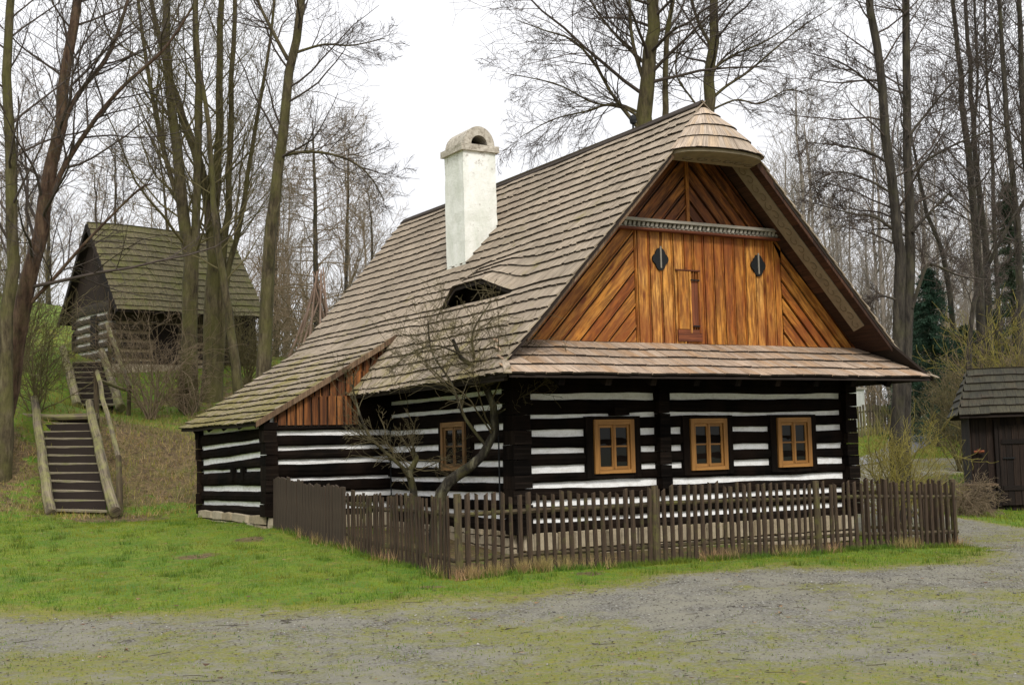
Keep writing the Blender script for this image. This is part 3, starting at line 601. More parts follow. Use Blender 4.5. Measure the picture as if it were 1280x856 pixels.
# gable boarding
def clip(poly, n_, c):   # keep n.p <= c
    o_ = []
    for i in range(len(poly)):
        a, b_ = poly[i], poly[(i+1) % len(poly)]; da = n_[0]*a[0]+n_[1]*a[1]-c; db = n_[0]*b_[0]+n_[1]*b_[1]-c
        if da <= 0: o_.append(a)
        if (da < 0) != (db < 0) and abs(da-db) > 1e-9: t = da/(da-db); o_.append((a[0]+(b_[0]-a[0])*t, a[1]+(b_[1]-a[1])*t))
    return o_
def boards(mb, poly, ang, width, yf, key, batten=.03, yd=.03, keyb=None):
    d = (math.cos(ang), math.sin(ang)); nrm = (-d[1], d[0]); cs = [nrm[0]*p[0]+nrm[1]*p[1] for p in poly]; c = min(cs)-random.uniform(0, width*.4); hi = max(cs); kk = 0
    while c < hi:
        w_ = width*random.uniform(.88, 1.12); P_ = clip(clip(poly, nrm, c+w_-.036), (-nrm[0], -nrm[1]), -(c+.002))
        if len(P_) >= 3:
            tl = random.uniform(-.004, .004)
            fr = [(p[0], yf-yd+tl, p[1]) for p in P_]; bk = [(p[0], yf, p[1]) for p in P_]; uvs = [(nrm[0]*p[0]+nrm[1]*p[1], d[0]*p[0]+d[1]*p[1]) for p in P_]
            b0 = len(mb.v); n0 = len(P_); mb.v += fr+bk; mi = mb.mat(key)
            mb.f.append(tuple(range(b0, b0+n0))); mb.uv += uvs; mb.mi.append(mi)
            for i in range(n0):
                i2 = (i+1) % n0; mb.f.append((b0+i, b0+n0+i, b0+n0+i2, b0+i2)); mb.uv += [uvs[i], uvs[i], uvs[i2], uvs[i2]]; mb.mi.append(mi)
        if batten and c > min(cs)+.03:
            P_ = clip(clip(poly, nrm, c+batten*.45+.004), (-nrm[0], -nrm[1]), -(c-batten*.15+.004))
            if len(P_) >= 3:
                fr = [(p[0], yf-yd-.018, p[1]) for p in P_]; bk = [(p[0], yf-.002, p[1]) for p in P_]; uvs = [(nrm[0]*p[0]+nrm[1]*p[1], d[0]*p[0]+d[1]*p[1]) for p in P_]
                b0 = len(mb.v); n0 = len(P_); mb.v += fr+bk; mi = mb.mat(keyb or key)
                mb.f.append(tuple(range(b0, b0+n0))); mb.uv += uvs; mb.mi.append(mi)
                for i in range(n0):
                    i2 = (i+1) % n0; mb.f.append((b0+i, b0+n0+i, b0+n0+i2, b0+i2)); mb.uv += [uvs[i], uvs[i], uvs[i2], uvs[i2]]; mb.mi.append(mi)
        c += w_
def xl_(z): return RX-(ZR-.10-z)/K       # left underside of the roof at height z
GZ0, GZ1 = 3.235, 5.0; VX0, VX1 = 2.16, 5.09; AS = math.atan(K)
mb = MB(); boards(mb, [(VX0, GZ0), (VX1, GZ0), (VX1, GZ1), (VX0, GZ1)], math.pi/2, .215, 0, 'gable', batten=.028); mb.build('vertical_gable_boards', house)
mb = MB()
boards(mb, [(xl_(GZ0), GZ0), (VX0-.02, GZ0), (VX0-.02, GZ1), (xl_(GZ1), GZ1)], AS, .20, 0, 'gable', batten=.03)
mb.build('diagonal_gable_boards', house)
mb = MB(); boards(mb, [(VX1+.02, GZ0), (XR(xl_(GZ0)), GZ0), (2*RX-xl_(GZ1), GZ1), (VX1+.02, GZ1)], -AS, .20, 0, 'gable', batten=.03)
mb.build('diagonal_gable_boards', house)
mb = MB(); zt_ = ZR-.4
boards(mb, [(xl_(5.1), 5.1), (RX-.02, 5.1), (RX-.02, zt_), (xl_(zt_), zt_)], AS, .20, 0, 'gable_dark', batten=.03)
boards(mb, [(RX+.02, 5.1), (2*RX-xl_(5.1), 5.1), (XR(xl_(zt_)), zt_), (RX+.02, zt_)], -AS, .20, 0, 'gable_dark', batten=.03)
mb.box(RX-.03, RX+.03, -.06, 0, 5.12, zt_, 'gable'); mb.build('chevron_gable_boards', house)
mb = MB(); mb.box(xl_(3.2)+.1, 2*RX-xl_(3.2)-.1, .0, .03, 3.0, 3.3, 'deck'); mb.poly([(xl_(3.2), .01, 3.2), (2*RX-xl_(3.2), .01, 3.2), (RX, .01, ZR-.1)], 'deck'); mb.build('gable_sheathing', house)
def slab(name, pts, y, key):
    mb = MB(); n0 = len(pts); mb.v += [(p[0], y, p[1]) for p in pts]+[(p[0], y+.04, p[1]) for p in pts]; mi = mb.mat(key)
    mb.f += [tuple(range(n0)), tuple(range(2*n0-1, n0-1, -1))]; mb.uv += [(p[0], p[1]) for p in pts]*2; mb.mi += [mi, mi]
    for i in range(n0): i2 = (i+1) % n0; mb.f.append((i, n0+i, n0+i2, i2)); mb.uv += [(0, 0)]*4; mb.mi.append(mi)
    mb.build(name, house)
slab('rear_gable', [(-.7, 2.45), (7.1, 2.45), (RX, ZR-.12)], 9.3, 'darkwood')
slab('rear_wing_gable', [(-2.3, 2.0), (1.6, 2.0), (1.6, zwing(1.6)-.14), (.1, zwing(.1)-.14), (-2.3, zwing(-2.3)-.12)], 8.25, 'darkwood')
# carved beam
mb = MB(); bx0, bx1 = xl_(5.05)-.0, 2*RX-xl_(5.05)
bx0, bx1 = 1.72, 5.60-.02
mb.box(bx0-.15, bx1+.05, -.16, -.0, 4.965, 5.0, 'redbarge', 'x'); mb.box(bx0-.05, bx1+.05, -.20, -.0, 5.09, 5.135, 'beamgrey', 'x'); mb.box(bx0-.05, bx1+.0, -.11, -.0, 5.0, 5.09, 'beamgrey', 'x'); mb.box(bx0-.05, bx1, -.135, -.11, 5.002, 5.018, 'beamgrey', 'x')
nD = 46
for i in range(nD):
    xa = bx0+(bx1-bx0)*i/nD; mb.hexa([(xa, -.11, 5.02), (xa+.045, -.11, 5.02), (xa+.065, -.11, 5.085), (xa+.02, -.11, 5.085), (xa, -.165, 5.02), (xa+.045, -.165, 5.02), (xa+.065, -.165, 5.085), (xa+.02, -.165, 5.085)], 'beamgrey')
mb.build('carved_beam', house)
# vent plates
for vx in (2.633, 4.60):
    mb = MB(); pts = []
    for i in range(32):
        a_ = 2*math.pi*i/32; r_ = .105+.045*abs(math.sin(a_))**6+.02*abs(math.cos(2*a_))
        pts.append((vx+r_*1.22*math.cos(a_), 4.54+r_*math.sin(a_)*1.05))
    n0 = len(pts); b0 = len(mb.v); mb.v += [(p[0], -.062, p[1]) for p in pts]+[(p[0], -.03, p[1]) for p in pts]; mi = mb.mat('iron')
    mb.f.append(tuple(range(b0, b0+n0))); mb.uv += [(0, 0)]*n0; mb.mi.append(mi)
    for i in range(n0): i2 = (i+1) % n0; mb.f.append((b0+i, b0+n0+i, b0+n0+i2, b0+i2)); mb.uv += [(0, 0)]*4; mb.mi.append(mi)
    mb.box(vx-.012, vx+.012, -.075, -.06, 4.40, 4.74, 'beamgrey'); mb.build('vent_plate', house)
# hatch
mb = MB(); mb.box(2.92, 3.40, -.065, -.03, 4.38, 4.40, 'redbarge', 'x'); mb.box(2.95, 3.15, -.068, -.034, 3.46, 4.37, 'gable'); mb.box(3.17, 3.20, -.07, -.034, 3.40, 4.37, 'gable')
mb.box(3.205, 3.345, -.052, -.036, 3.5, 4.22, 'redbarge'); mb.box(3.35, 3.38, -.07, -.034, 3.40, 4.37, 'gable'); mb.box(2.93, 3.40, -.06, -.034, 3.27, 3.455, 'redbarge', 'x')
hat = mb.build('gable_hatch', house)
for q in ((3.19, 3.36, 4.225), (3.22, 3.34, 3.50)): mb = MB(); mb.box(q[0], q[1], -.085, -.068, q[2], q[2]+.02, 'iron', 'x'); mb.build('hinge', hat)
# verge boards + painted soffit on the right slope
def vp(x, y, dz, right): return (x if not right else XR(x), y, zmain(x)+dz)
for right in (False, True):
    mb = MB(); x0, x1 = 2.42, -.24; n_ = 10; hb = .12 if not right else .13
    for i in range(n_):
        xa, xb = x0+(x1-x0)*i/n_, x0+(x1-x0)*(i+1)/n_
        mb.hexa([vp(xa, YV+.06, -hb, right), vp(xb, YV+.06, -hb, right), vp(xb, YV+.06, -.02, right), vp(xa, YV+.06, -.02, right), vp(xa, YV+.03, -hb, right), vp(xb, YV+.03, -hb, right), vp(xb, YV+.03, -.0, right), vp(xa, YV+.03, -.0, right)], 'deepbrown' if right else 'barge')
    mb.build('verge_board', house); mb = MB()
    for i in range(n_):
        xa, xb = x0+.4+(x1-x0-.4)*i/n_, x0+.4+(x1-x0-.4)*(i+1)/n_
        mb.hexa([vp(xa, YV+.07, -.10, right), vp(xb, YV+.07, -.10, right), vp(xb, -.04, -.10, right), vp(xa, -.04, -.10, right), vp(xa, YV+.07, -.08, right), vp(xb, YV+.07, -.08, right), vp(xb, -.04, -.08, right), vp(xa, -.04, -.08, right)], 'deepbrown')
    mb.build('verge_soffit', house)
mb = MB(); n_ = 12; x0, x1 = 2.62, .16
SYa, SYb = -.60, -.36
for i in range(n_):
    xa, xb = x0+(x1-x0)*i/n_, x0+(x1-x0)*(i+1)/n_
    mb.hexa([vp(xa, SYa, -.125, True), vp(xb, SYa, -.125, True), vp(xb, SYb, -.20, True), vp(xa, SYb, -.20, True), vp(xa, SYa, -.105, True), vp(xb, SYa, -.105, True), vp(xb, SYb, -.18, True), vp(xa, SYb, -.18, True)], 'soffit')
for i in range(20):
    xc = x0+(x1-x0)*(i+.5)/20; rr = .075
    pp = []
    for a_ in np.linspace(0, 5.2, 12):
        r2 = rr*(1-a_/8); sgn = 1 if i % 2 else -1; u_ = r2*math.cos(a_); w_ = r2*math.sin(a_)*sgn
        yy = (SYa+SYb)/2+w_; xx = xc+u_*.8; pp.append((XR(xx), yy, zmain(xx)-.125-(yy-SYa)*.26-.008))
    mb.tube(pp, .007, 'scroll', 4)
mb.build('painted_soffit_board', house)

# chimney
ch = MB(); cx0, cx1, cy0, cy1, cz1 = 1.385, 2.055, 4.066, 4.80, 7.05
def plbox(mb, x0, x1, y0, y1, z0, z1, key, nz_, jit):
    ring = []
    for kz in range(nz_+1):
        z = z0+(z1-z0)*kz/nz_; pts = []
        for (xa, ya), (xb, yb_) in (((x0, y0), (x1, y0)), ((x1, y0), (x1, y1)), ((x1, y1), (x0, y1)), ((x0, y1), (x0, y0))):
            for t in range(4): pts.append((xa+(xb-xa)*t/4+random.uniform(-jit, jit), ya+(yb_-ya)*t/4+random.uniform(-jit, jit), z))
        ring.append(pts)
    b0 = len(mb.v); n0 = 16
    for r_ in ring: mb.v += r_
    mi = mb.mat(key)
    for kz in range(nz_):
        for i in range(n0): i2 = (i+1) % n0; mb.f.append((b0+kz*n0+i, b0+kz*n0+i2, b0+(kz+1)*n0+i2, b0+(kz+1)*n0+i)); mb.uv += [(0, 0)]*4; mb.mi.append(mi)
    mb.f.append(tuple(b0+nz_*n0+i for i in range(n0))); mb.uv += [(0, 0)]*n0; mb.mi.append(mi)
    mb.f.append(tuple(b0+n0-1-i for i in range(n0))); mb.uv += [(0, 0)]*n0; mb.mi.append(mi)
plbox(ch, cx0, cx1, cy0, cy1, 4.5, cz1, 'plaster', 14, .007); cho = ch.build('chimney', house)
mb = MB(); plbox(mb, cx0-.055, cx1+.055, cy0-.055, cy1+.055, cz1, cz1+.115, 'cap', 2, .007); mb.build('chimney_slab', cho)
mb = MB(); n_ = 16; xc = (cx0+cx1)/2; ro, ri = .315, .165; z0 = cz1+.115; ya, yb2 = cy0-.01, cy1+.01
for i in range(n_):
    a0, a1 = math.pi*i/n_, math.pi*(i+1)/n_
    o0, o1 = (xc+ro*math.cos(a0), z0+ro*1.12*math.sin(a0)), (xc+ro*math.cos(a1), z0+ro*1.12*math.sin(a1)); i0, i1 = (xc+ri*math.cos(a0), z0+.02+ri*math.sin(a0)), (xc+ri*math.cos(a1), z0+.02+ri*math.sin(a1))
    mb.hexa([(o0[0], ya, o0[1]), (o1[0], ya, o1[1]), (o1[0], yb2, o1[1]), (o0[0], yb2, o0[1]), (i0[0], ya, i0[1]), (i1[0], ya, i1[1]), (i1[0], yb2, i1[1]), (i0[0], yb2, i0[1])], 'cap')
mb.box(xc-ri, xc+ri, ya+.02, yb2-.02, z0, z0+.025, 'mortar', 'x'); mb.box(xc-ri-.02, xc+ri+.02, (ya+yb2)/2, (ya+yb2)/2+.03, z0, z0+.2, 'iron'); mb.build('chimney_vault', cho)

# log walls
def logwall(name, p0, p1, strips, zb, zt, parent=house, lk='log', ck='chink', bulge=.055, step=.12, n_out=None, ends=(0, 0), amp=.012):
    p0 = np.array(p0, float); p1 = np.array(p1, float); L = np.linalg.norm(p1-p0); d = (p1-p0)/L; n_ = np.array(n_out, float)
    mb = MB(); ns = max(2, int(L/step))
    # clay sheet behind
    a, b_ = p0, p1
    mb.hexa([(*(a+n_*0), zb[0]), (*(b_+n_*0), zb[1]), (*(b_-n_*.12), zb[1]), (*(a-n_*.12), zb[0]), (*(a+n_*0), zt[0]), (*(b_+n_*0), zt[1]), (*(b_-n_*.12), zt[1]), (*(a-n_*.12), zt[0])], ck)
    edges = [(zb[0], zb[1], None)]
    lows, ups = [], []
    seq = [(zb[0]-.001, zb[1]-.001, 0)]+[(s_[0], s_[1], s_[2]) for s_ in strips]+[(zt[0], zt[1], 0)]
    for i in range(len(seq)-1):
        (b0, b1, t0), (c0, c1, t1) = seq[i], seq[i+1]
        nb = vnoise(ns+1, step, amp); nt_ = vnoise(ns+1, step, amp); no = vnoise(ns+1, step, .008); base = len(mb.v)
        prof = [(0, -.02), (.02, .035), (.2, bulge), (.55, bulge*1.12), (.85, bulge*.9), (.98, .03), (1, -.02)]
        for k_ in range(ns+1):
            t = k_/ns; s_ = -ends[0]+(L+ends[0]+ends[1])*t
            z0 = b0+(b1-b0)*t+t0/2+(nb[k_] if i else 0); z1 = c0+(c1-c0)*t-t1/2+(nt_[k_] if i < len(seq)-2 else 0)
            for f_, o_ in prof:
                q = p0+d*s_+n_*(o_+(no[k_] if o_ > 0 else 0)+.004*random.uniform(-1, 1)); mb.v.append((q[0], q[1], z0+(z1-z0)*f_))
        m_ = len(prof); mi = mb.mat(lk); hgt = (c0-b0)
        for k_ in range(ns):
            for r_ in range(m_-1):
                mb.f.append((base+k_*m_+r_, base+(k_+1)*m_+r_, base+(k_+1)*m_+r_+1, base+k_*m_+r_+1)); mb.mi.append(mi)
                u0, u1 = prof[r_][0]*hgt+i*3.3, prof[r_+1][0]*hgt+i*3.3; mb.uv += [(u0, k_*step), (u0, (k_+1)*step), (u1, (k_+1)*step), (u1, k_*step)]
        for k_, rv in ((0, 1), (ns, 0)):
            f = [base+k_*m_+r_ for r_ in range(m_)]; mb.f.append(tuple(f) if rv else tuple(reversed(f))); mb.mi.append(mi); mb.uv += [(0, 0)]*m_
    return mb.build(name, parent)
ST = [(.616, .60, .075), (.865, .85, .085), (1.125, 1.09, .095), (1.355, 1.352, .095), (1.62, 1.602, .085), (1.868, 1.90, .09), (2.127, 2.14, .055), (2.412, 2.41, .085)]
logwall('front_log_wall', (0, 0), (Wd, 0), ST, (.44, .40), (3.0, 3.0), n_out=(0, -1))
SS = [(.70, .71, .10), (.97, .985, .10), (1.21, 1.205, .085), (1.445, 1.457, .095), (1.705, 1.715, .09), (1.99, 1.987, .09), (2.275, 2.286, .07), (2.50, 2.50, .06)]
logwall('side_log_wall', (0, 4.38), (0, 0), [(b_, a, t) for a, b_, t in SS], (.5, .44), (2.75, 2.75), n_out=(-1, 0))
SW = [(.78, .78, .09), (.99, .985, .09), (1.255, 1.252, .055), (1.545, 1.55, .095), (1.772, 1.775, .075), (2.02, 2.01, .09)]
logwall('wing_front_log_wall', (-2.18, 4.38), (0, 4.38), SW, (.62, .5), (2.13, 2.13), n_out=(0, -1))
WE = [(.805, .862, .075), (1.07, 1.125, .09), (1.385, 1.437, .055), (1.56, 1.69, .10), (1.83, 1.92, .065), (2.13, 2.146, .075)]
logwall('wing_side_log_wall', (-2.18, 8.2), (-2.18, 4.38), WE, (.62, .68), (2.36, 2.36), n_out=(-1, 0), amp=.009)
logwall('right_log_wall', (Wd, 0), (Wd, 9.5), ST, (.4, .4), (2.8, 2.8), n_out=(1, 0))
logwall('rear_log_wall', (Wd, 9.5), (-2.18, 8.25), [(1.3, 1.3, .1), (1.8, 1.8, .1)], (.4, .4), (2.3, 2.3), n_out=(.14, .99))
# eave-shade panel, dark top plate and small end windows in the wing
mb = MB(); mb.box(-.60, .0, 4.29, 4.37, 2.14, 2.75, 'log', 'x'); mb.box(-2.15, -.02, 4.34, 4.385, 2.13, 2.2, 'deck', 'x')  # first box: dark panel that puts the shade under the eave into colour
mb.build('eave_shade_and_plate', house)
for ya_ in (6.08, 5.52): mb = MB(); mb.box(-2.255, -2.20, ya_, ya_+.16, 1.24, 1.47, 'log', 'z'); mb.build('vent_slot', house)
# stacked log ends on the corners
def logends(name, cx_, cy_, hw, hd, z0, z1, hh=.2):
    mb = MB(); z = z0
    while z < z1:
        h_ = min(hh*random.uniform(.85, 1.15), z1-z); dx_ = random.uniform(-.015, .015); dy_ = random.uniform(-.02, .02)
        mb.box(cx_-hw+dx_, cx_+hw+dx_*.5, cy_-hd+dy_, cy_+hd, z+.004, z+h_-.004, 'log', 'x', .004); z += h_
    mb.build(name, house)
logends('corner_log_ends', -.0, -.02, .145, .16, .44, 2.9)
logends('corner_log_ends', Wd+.0, -.02, .12, .14, .44, 2.9)
logends('corner_log_ends', -2.19, 4.37, .11, .13, .66, 2.2)
logends('cross_wall_log_ends', 2.54, -.03, .10, .13, 1.0, 2.75)
logends('corner_log_ends', -2.2, 8.2, .08, .08, .6, 2.3)
mb = MB(); mb.box(1.60, 1.86, -.19, 0, 2.12, 2.24, 'log', 'x'); mb.build('beam_end', house)
mb = MB(); mb.tube([(-.155, .24, 2.1), (-.16, .24, 1.0), (-.155, .24, .5)], .012, 'iron', 5); mb.build('iron_strap', house)
mb = MB(); mb.tube([(-.075, 4.2, 2.1), (-.075, 4.2, .5)], .012, 'iron', 5); mb.build('iron_strap', house)

# windows
def window(x0, wdt, z0, z1, face='front', label=None, fk='frame'):
    e = None
    def T(a, o, z):   # a along wall, o outwards
        return (x0+a, -o, z) if face == 'front' else (-o, x0-a, z)
    def bx(mb, a0, a1, o0, o1, za, zc, key, vert=True):
        if vert: p = [T(a0, o0, za), T(a1, o0, za), T(a1, o0, zc), T(a0, o0, zc), T(a0, o1, za), T(a1, o1, za), T(a1, o1, zc), T(a0, o1, zc)]
        else: p = [T(a0, o0, zc), T(a0, o0, za), T(a1, o0, za), T(a1, o0, zc), T(a0, o1, zc), T(a0, o1, za), T(a1, o1, za), T(a1, o1, zc)]
        mb.hexa(p, key)
    mb = MB(); f = .075
    bx(mb, 0, f, -.02, .105, z0, z1, fk); bx(mb, wdt-f, wdt, -.02, .105, z0, z1, fk); bx(mb, f, wdt-f, -.02, .102, z1-f, z1, fk, False); bx(mb, f, wdt-f, -.02, .108, z0, z0+f*.75, fk, False)
    fo = mb.build('window', house)
    if label: fo['label'] = label
    mb = MB(); bx(mb, -.13, -.003, -.02, .075, z0-.07, z1+.05, 'log'); bx(mb, wdt+.003, wdt+.13, -.02, .075, z0-.07, z1+.05, 'log'); bx(mb, -.0, wdt, -.02, .078, z1+.004, z1+.05, 'log', False); bx(mb, -.0, wdt, -.02, .07, z0-.07, z0-.004, 'log', False)
    mb.build('jamb', fo)
    mb = MB(); mid = wdt/2; sw = .042
    for a0, a1 in ((f+.004, mid-.004), (mid+.004, wdt-f-.004)):
        bx(mb, a0, a0+sw*.8, .045, .075, z0+f*.75+.004, z1-f-.004, fk); bx(mb, a1-sw*.8, a1, .045, .075, z0+f*.75+.004, z1-f-.004, fk)
        bx(mb, a0+sw*.8, a1-sw*.8, .045, .073, z1-f-.004-sw, z1-f-.004, fk, False); bx(mb, a0+sw*.8, a1-sw*.8, .045, .073, z0+f*.75+.004, z0+f*.75+.004+sw, fk, False)
        zm = (z0+z1)/2+.0; bx(mb, a0+sw*.8, a1-sw*.8, .047, .07, zm-.012, zm+.012, fk, False)
    bx(mb, mid-.014, mid+.014, .05, .085, z0+f, z1-f, fk)
    mb.build('sash', fo)
    mb = MB(); bx(mb, f, wdt-f, .048, .054, z0+f*.75, z1-f, 'glass'); mb.build('pane', fo)
window(1.279, .72, 1.262, 2.062); window(3.067, .72, 1.262, 2.062); window(4.827, .72, 1.262, 2.062)
window(2.23, .82, 1.35, 2.10, 'side', 'old ochre side window half hidden by the fruit tree', 'frame_old')

# stone foundation
def stones(name, p0, p1, z0, z1, n_out, sz=.3, parent=house):
    p0 = np.array(p0, float); p1 = np.array(p1, float); L = np.linalg.norm(p1-p0); d = (p1-p0)/L; n_ = np.array(n_out, float); mb = MB()
    a, b_ = p0, p1; mb.hexa([(*(a+n_*.0), z0), (*(b_+n_*.0), z0), (*(b_-n_*.3), z0), (*(a-n_*.3), z0), (*a, z1-.01), (*b_, z1-.01), (*(b_-n_*.3), z1-.01), (*(a-n_*.3), z1-.01)], 'mortar')
    z = z0+.001; row = 0
    while z < z1-.03:
        h_ = min(random.uniform(.13, .24), z1-z)
        if z1-z-h_ < .08: h_ = z1-z
        s_ = -random.uniform(0, .2)
        while s_ < L:
            w_ = random.uniform(sz*.6, sz*1.5); a0, a1 = max(s_, 0)+.008, min(s_+w_, L)-.008
            if a1-a0 > .05:
                J = lambda q=.012: random.uniform(-q, q); o_ = .05+J(.02); c0 = [(a0+J(), z+.008+J()), ((a0+a1)/2+J(), z+.002+J()), (a1+J(), z+.008+J()), (a1+J(), z+h_-.008+J(.015)), ((a0+a1)/2+J(), z+h_-.0+J(.01)), (a0+J(), z+h_-.008+J(.015))]
                bk = [(*(p0+d*a_+n_*-.01), zz) for a_, zz in c0]; ctr = np.mean(c0, 0); fr = []
                for a_, zz in c0: q = ctr+(np.array([a_, zz])-ctr)*.86; fr.append((*(p0+d*q[0]+n_*o_), q[1]))
                b0 = len(mb.v); mb.v += fr+bk; mi = mb.mat('stone'); mb.f.append((b0, b0+1, b0+2, b0+3, b0+4, b0+5)); mb.uv += [(0, 0)]*6; mb.mi.append(mi)
                for i in range(6): i2 = (i+1) % 6; mb.f.append((b0+i, b0+6+i, b0+6+i2, b0+i2)); mb.uv += [(0, 0)]*4; mb.mi.append(mi)
            s_ += w_
        z += h_; row += 1
    return mb.build(name, parent)
stones('foundation', (-.05, -.04), (Wd+.05, -.04), -.3, .45, (0, -1)); stones('foundation', (-.04, 4.38), (-.04, -.04), -.1, .49, (-1, 0))
stones('foundation', (-2.24, 4.34), (0, 4.34), .1, .66, (0, -1), .6); stones('foundation', (-2.24, 8.2), (-2.24, 4.34), .2, .68, (-1, 0), .8); stones('foundation', (Wd+.04, 0), (Wd+.04, 9.5), -.3, .42, (1, 0), .5)
# wing gable boarding
mb = MB()
def zu(x): return zwing(x)-.09
tiers = [(2.15, 2.62), (2.62, 3.05), (3.05, 3.9)]
for i, (za, zc) in enumerate(tiers):
    poly = [(-2.10, za), (.34, za), (.34, zc+.015), (-2.10, zc+.015)]
    # under the lean-to slope
    p_a, p_b = (WX1, WZ1-.10), (WX0, WZ0-.10); dx_, dz_ = p_b[0]-p_a[0], p_b[1]-p_a[1]; n_ = (-dz_, dx_); c_ = n_[0]*p_a[0]+n_[1]*p_a[1]
    P_ = clip(poly, n_, c_)
    if i == 0: P_ = clip(P_, (1, 0), -.62)
    if len(P_) > 2: boards(mb, P_, math.pi/2, .15, 4.345+.008*i, 'gable_wing', batten=.016, yd=.03)
mb.build('wing_gable_boards', house)
mb = MB(); mb.hexa([(-2.1, 4.39, 2.15), (.3, 4.39, 2.15), (.3, 4.39, 3.55), (-2.1, 4.39, 2.28), (-2.1, 4.37, 2.15), (.3, 4.37, 2.15), (.3, 4.37, 3.55), (-2.1, 4.37, 2.28)], 'deck'); mb.build('wing_sheathing', house)
mb = MB()
for yy, key, dz in ((YW-.09, 'barge', -.05), (YW-.12, 'barge', -.0)):
    xa = WX1+.0
    for i in range(8):
        t0 = WX1+(WX0+.05-WX1)*i/8; t1 = WX1+(WX0+.05-WX1)*(i+1)/8
        mb.hexa([(t0, yy+.03, zwing(t0)-.055+dz), (t1, yy+.03, zwing(t1)-.055+dz), (t1, yy+.03, zwing(t1)+.012+dz*.4), (t0, yy+.03, zwing(t0)+.012+dz*.4), (t0, yy, zwing(t0)-.055+dz), (t1, yy, zwing(t1)-.055+dz), (t1, yy, zwing(t1)+.012+dz*.4), (t0, yy, zwing(t0)+.012+dz*.4)], key)
    break
mb.build('wing_verge_board', house)
mb = MB()   # eaves boards under main side eave
mb.beam((-OE+.08, -1.0, ZE-.03), (-OE+.08, YW, ZE-.03), .05, .08, 'deck')
mb.build('eaves_board', house)
for i in range(6): mb = MB(); mb.beam((.0, .3+i*.75, 3.3), (-OE+.12, .3+i*.75, ZE-.03+.05), .09, .1, 'log'); mb.build('rafter_tail', house)
for i in range(5): mb = MB(); mb.beam((-2.1, 4.6+i*.9, 2.32), (WX1+.1, 4.6+i*.9, 2.16), .09, .1, 'log'); mb.build('rafter_tail', house)

# ---------------------------------------------------------------- garden fences
def fence(name, label, pts, hf, pitch, wdt, tops, posts=(), key='picket', grp='weathered picket fences round the garden', rails=(.22, .78), rot=.02, cap=98, side=1, th=.022, railr=.03):
    pts = [np.array(p, float) for p in pts]; d_ = pts[1]-pts[0]; L = np.linalg.norm(d_); d = d_/L; nrm = np.array([d[1], -d[0]])*side
    root = tag(empty(name, (*pts[0], Hf(*pts[0]))), label, 'fence', grp)
    def gz(s_): q = pts[0]+d*s_; return Hf(*q)
    s_ = .04; cnt = 0
    while s_ < L-.02:
        mb = MB(); w_ = wdt*random.uniform(.75, 1.25); h_ = tops(s_)*random.uniform(.955, 1.03); z0 = gz(s_)-.02+random.uniform(0, .05); tl = random.uniform(-rot, rot); tl2 = random.uniform(-rot, rot)
        q = pts[0]+d*s_; zt_ = gz(s_)+h_
        def P(a, o_, z):
            f = (z-z0)/(zt_-z0); r_ = q+d*(a+tl*f)+nrm*(o_+tl2*f*.6); return (r_[0], r_[1], z)
        wt = w_*random.uniform(.8, 1)
        a = -w_/2; b_ = w_/2; ta, tb = -wt/2, wt/2; dz = random.uniform(-.02, .02)
        o0, o1 = railr*.8, railr*.8+th
        mb.hexa([P(a, o0, z0), P(b_, o0, z0), P(tb, o0, zt_+dz), P(ta, o0, zt_-dz), P(a, o1, z0), P(b_, o1, z0), P(tb, o1, zt_+dz), P(ta, o1, zt_-dz)], key)
        mb.build('picket', root); cnt += 1
        s_ += pitch*random.uniform(.88, 1.14)
        if cnt >= cap: break
    for r_ in rails:
        mb = MB(); k_ = 8; mb.tube([(*(pts[0]+d*L*i/k_), gz(L*i/k_)+tops(L*i/k_)*r_+random.uniform(-.012, .012)) for i in range(k_+1)], [random.uniform(.85, 1.1)*railr for _ in range(k_+1)], 'post', 7); mb.build('rail', root)
    for ps in posts:
        q = pts[0]+d*ps; mb = MB(); z0 = gz(ps)-.1; h_ = tops(ps)*1.03
        qq = q+nrm*(.03); lean = random.uniform(-.02, .02)
        mb.tube([(qq[0], qq[1], z0), (qq[0]+lean*.5, qq[1], z0+h_*.5), (qq[0]+lean, qq[1], z0+h_+.1)], [.052, .05, .046], 'post', 8); mb.build('post', root)
    return root
FC = (-2.02, -1.95)
fence('board_fence', 'tall tight dark board fence running from the wing corner towards the garden corner', [(-2.14, 4.20), (-2.09, 1.25)], None, .118, .112, lambda s_: .83+.02*s_, key='board_fence', rot=.008, side=1, railr=.02, posts=())
fence('picket_fence', 'narrow dark pickets along the left side of the garden, up to the corner post', [(-2.09, 1.18), FC], None, .105, .05, lambda s_: .82+.05*s_, side=1)
fence('picket_fence', 'long mossy picket fence in front of the cottage windows, parallel to the gravel road', [FC, (6.74, -1.97)], None, .121, .056, lambda s_: 1.0-.02*math.sin(s_), posts=(.04, 2.98, 5.86), side=1)
fence('picket_fence', 'short picket return at the right end of the garden, going back to the cottage corner', [(6.78, -1.92), (6.62, -.12)], None, .12, .056, lambda s_: 1.0, posts=(.02,), side=-1)

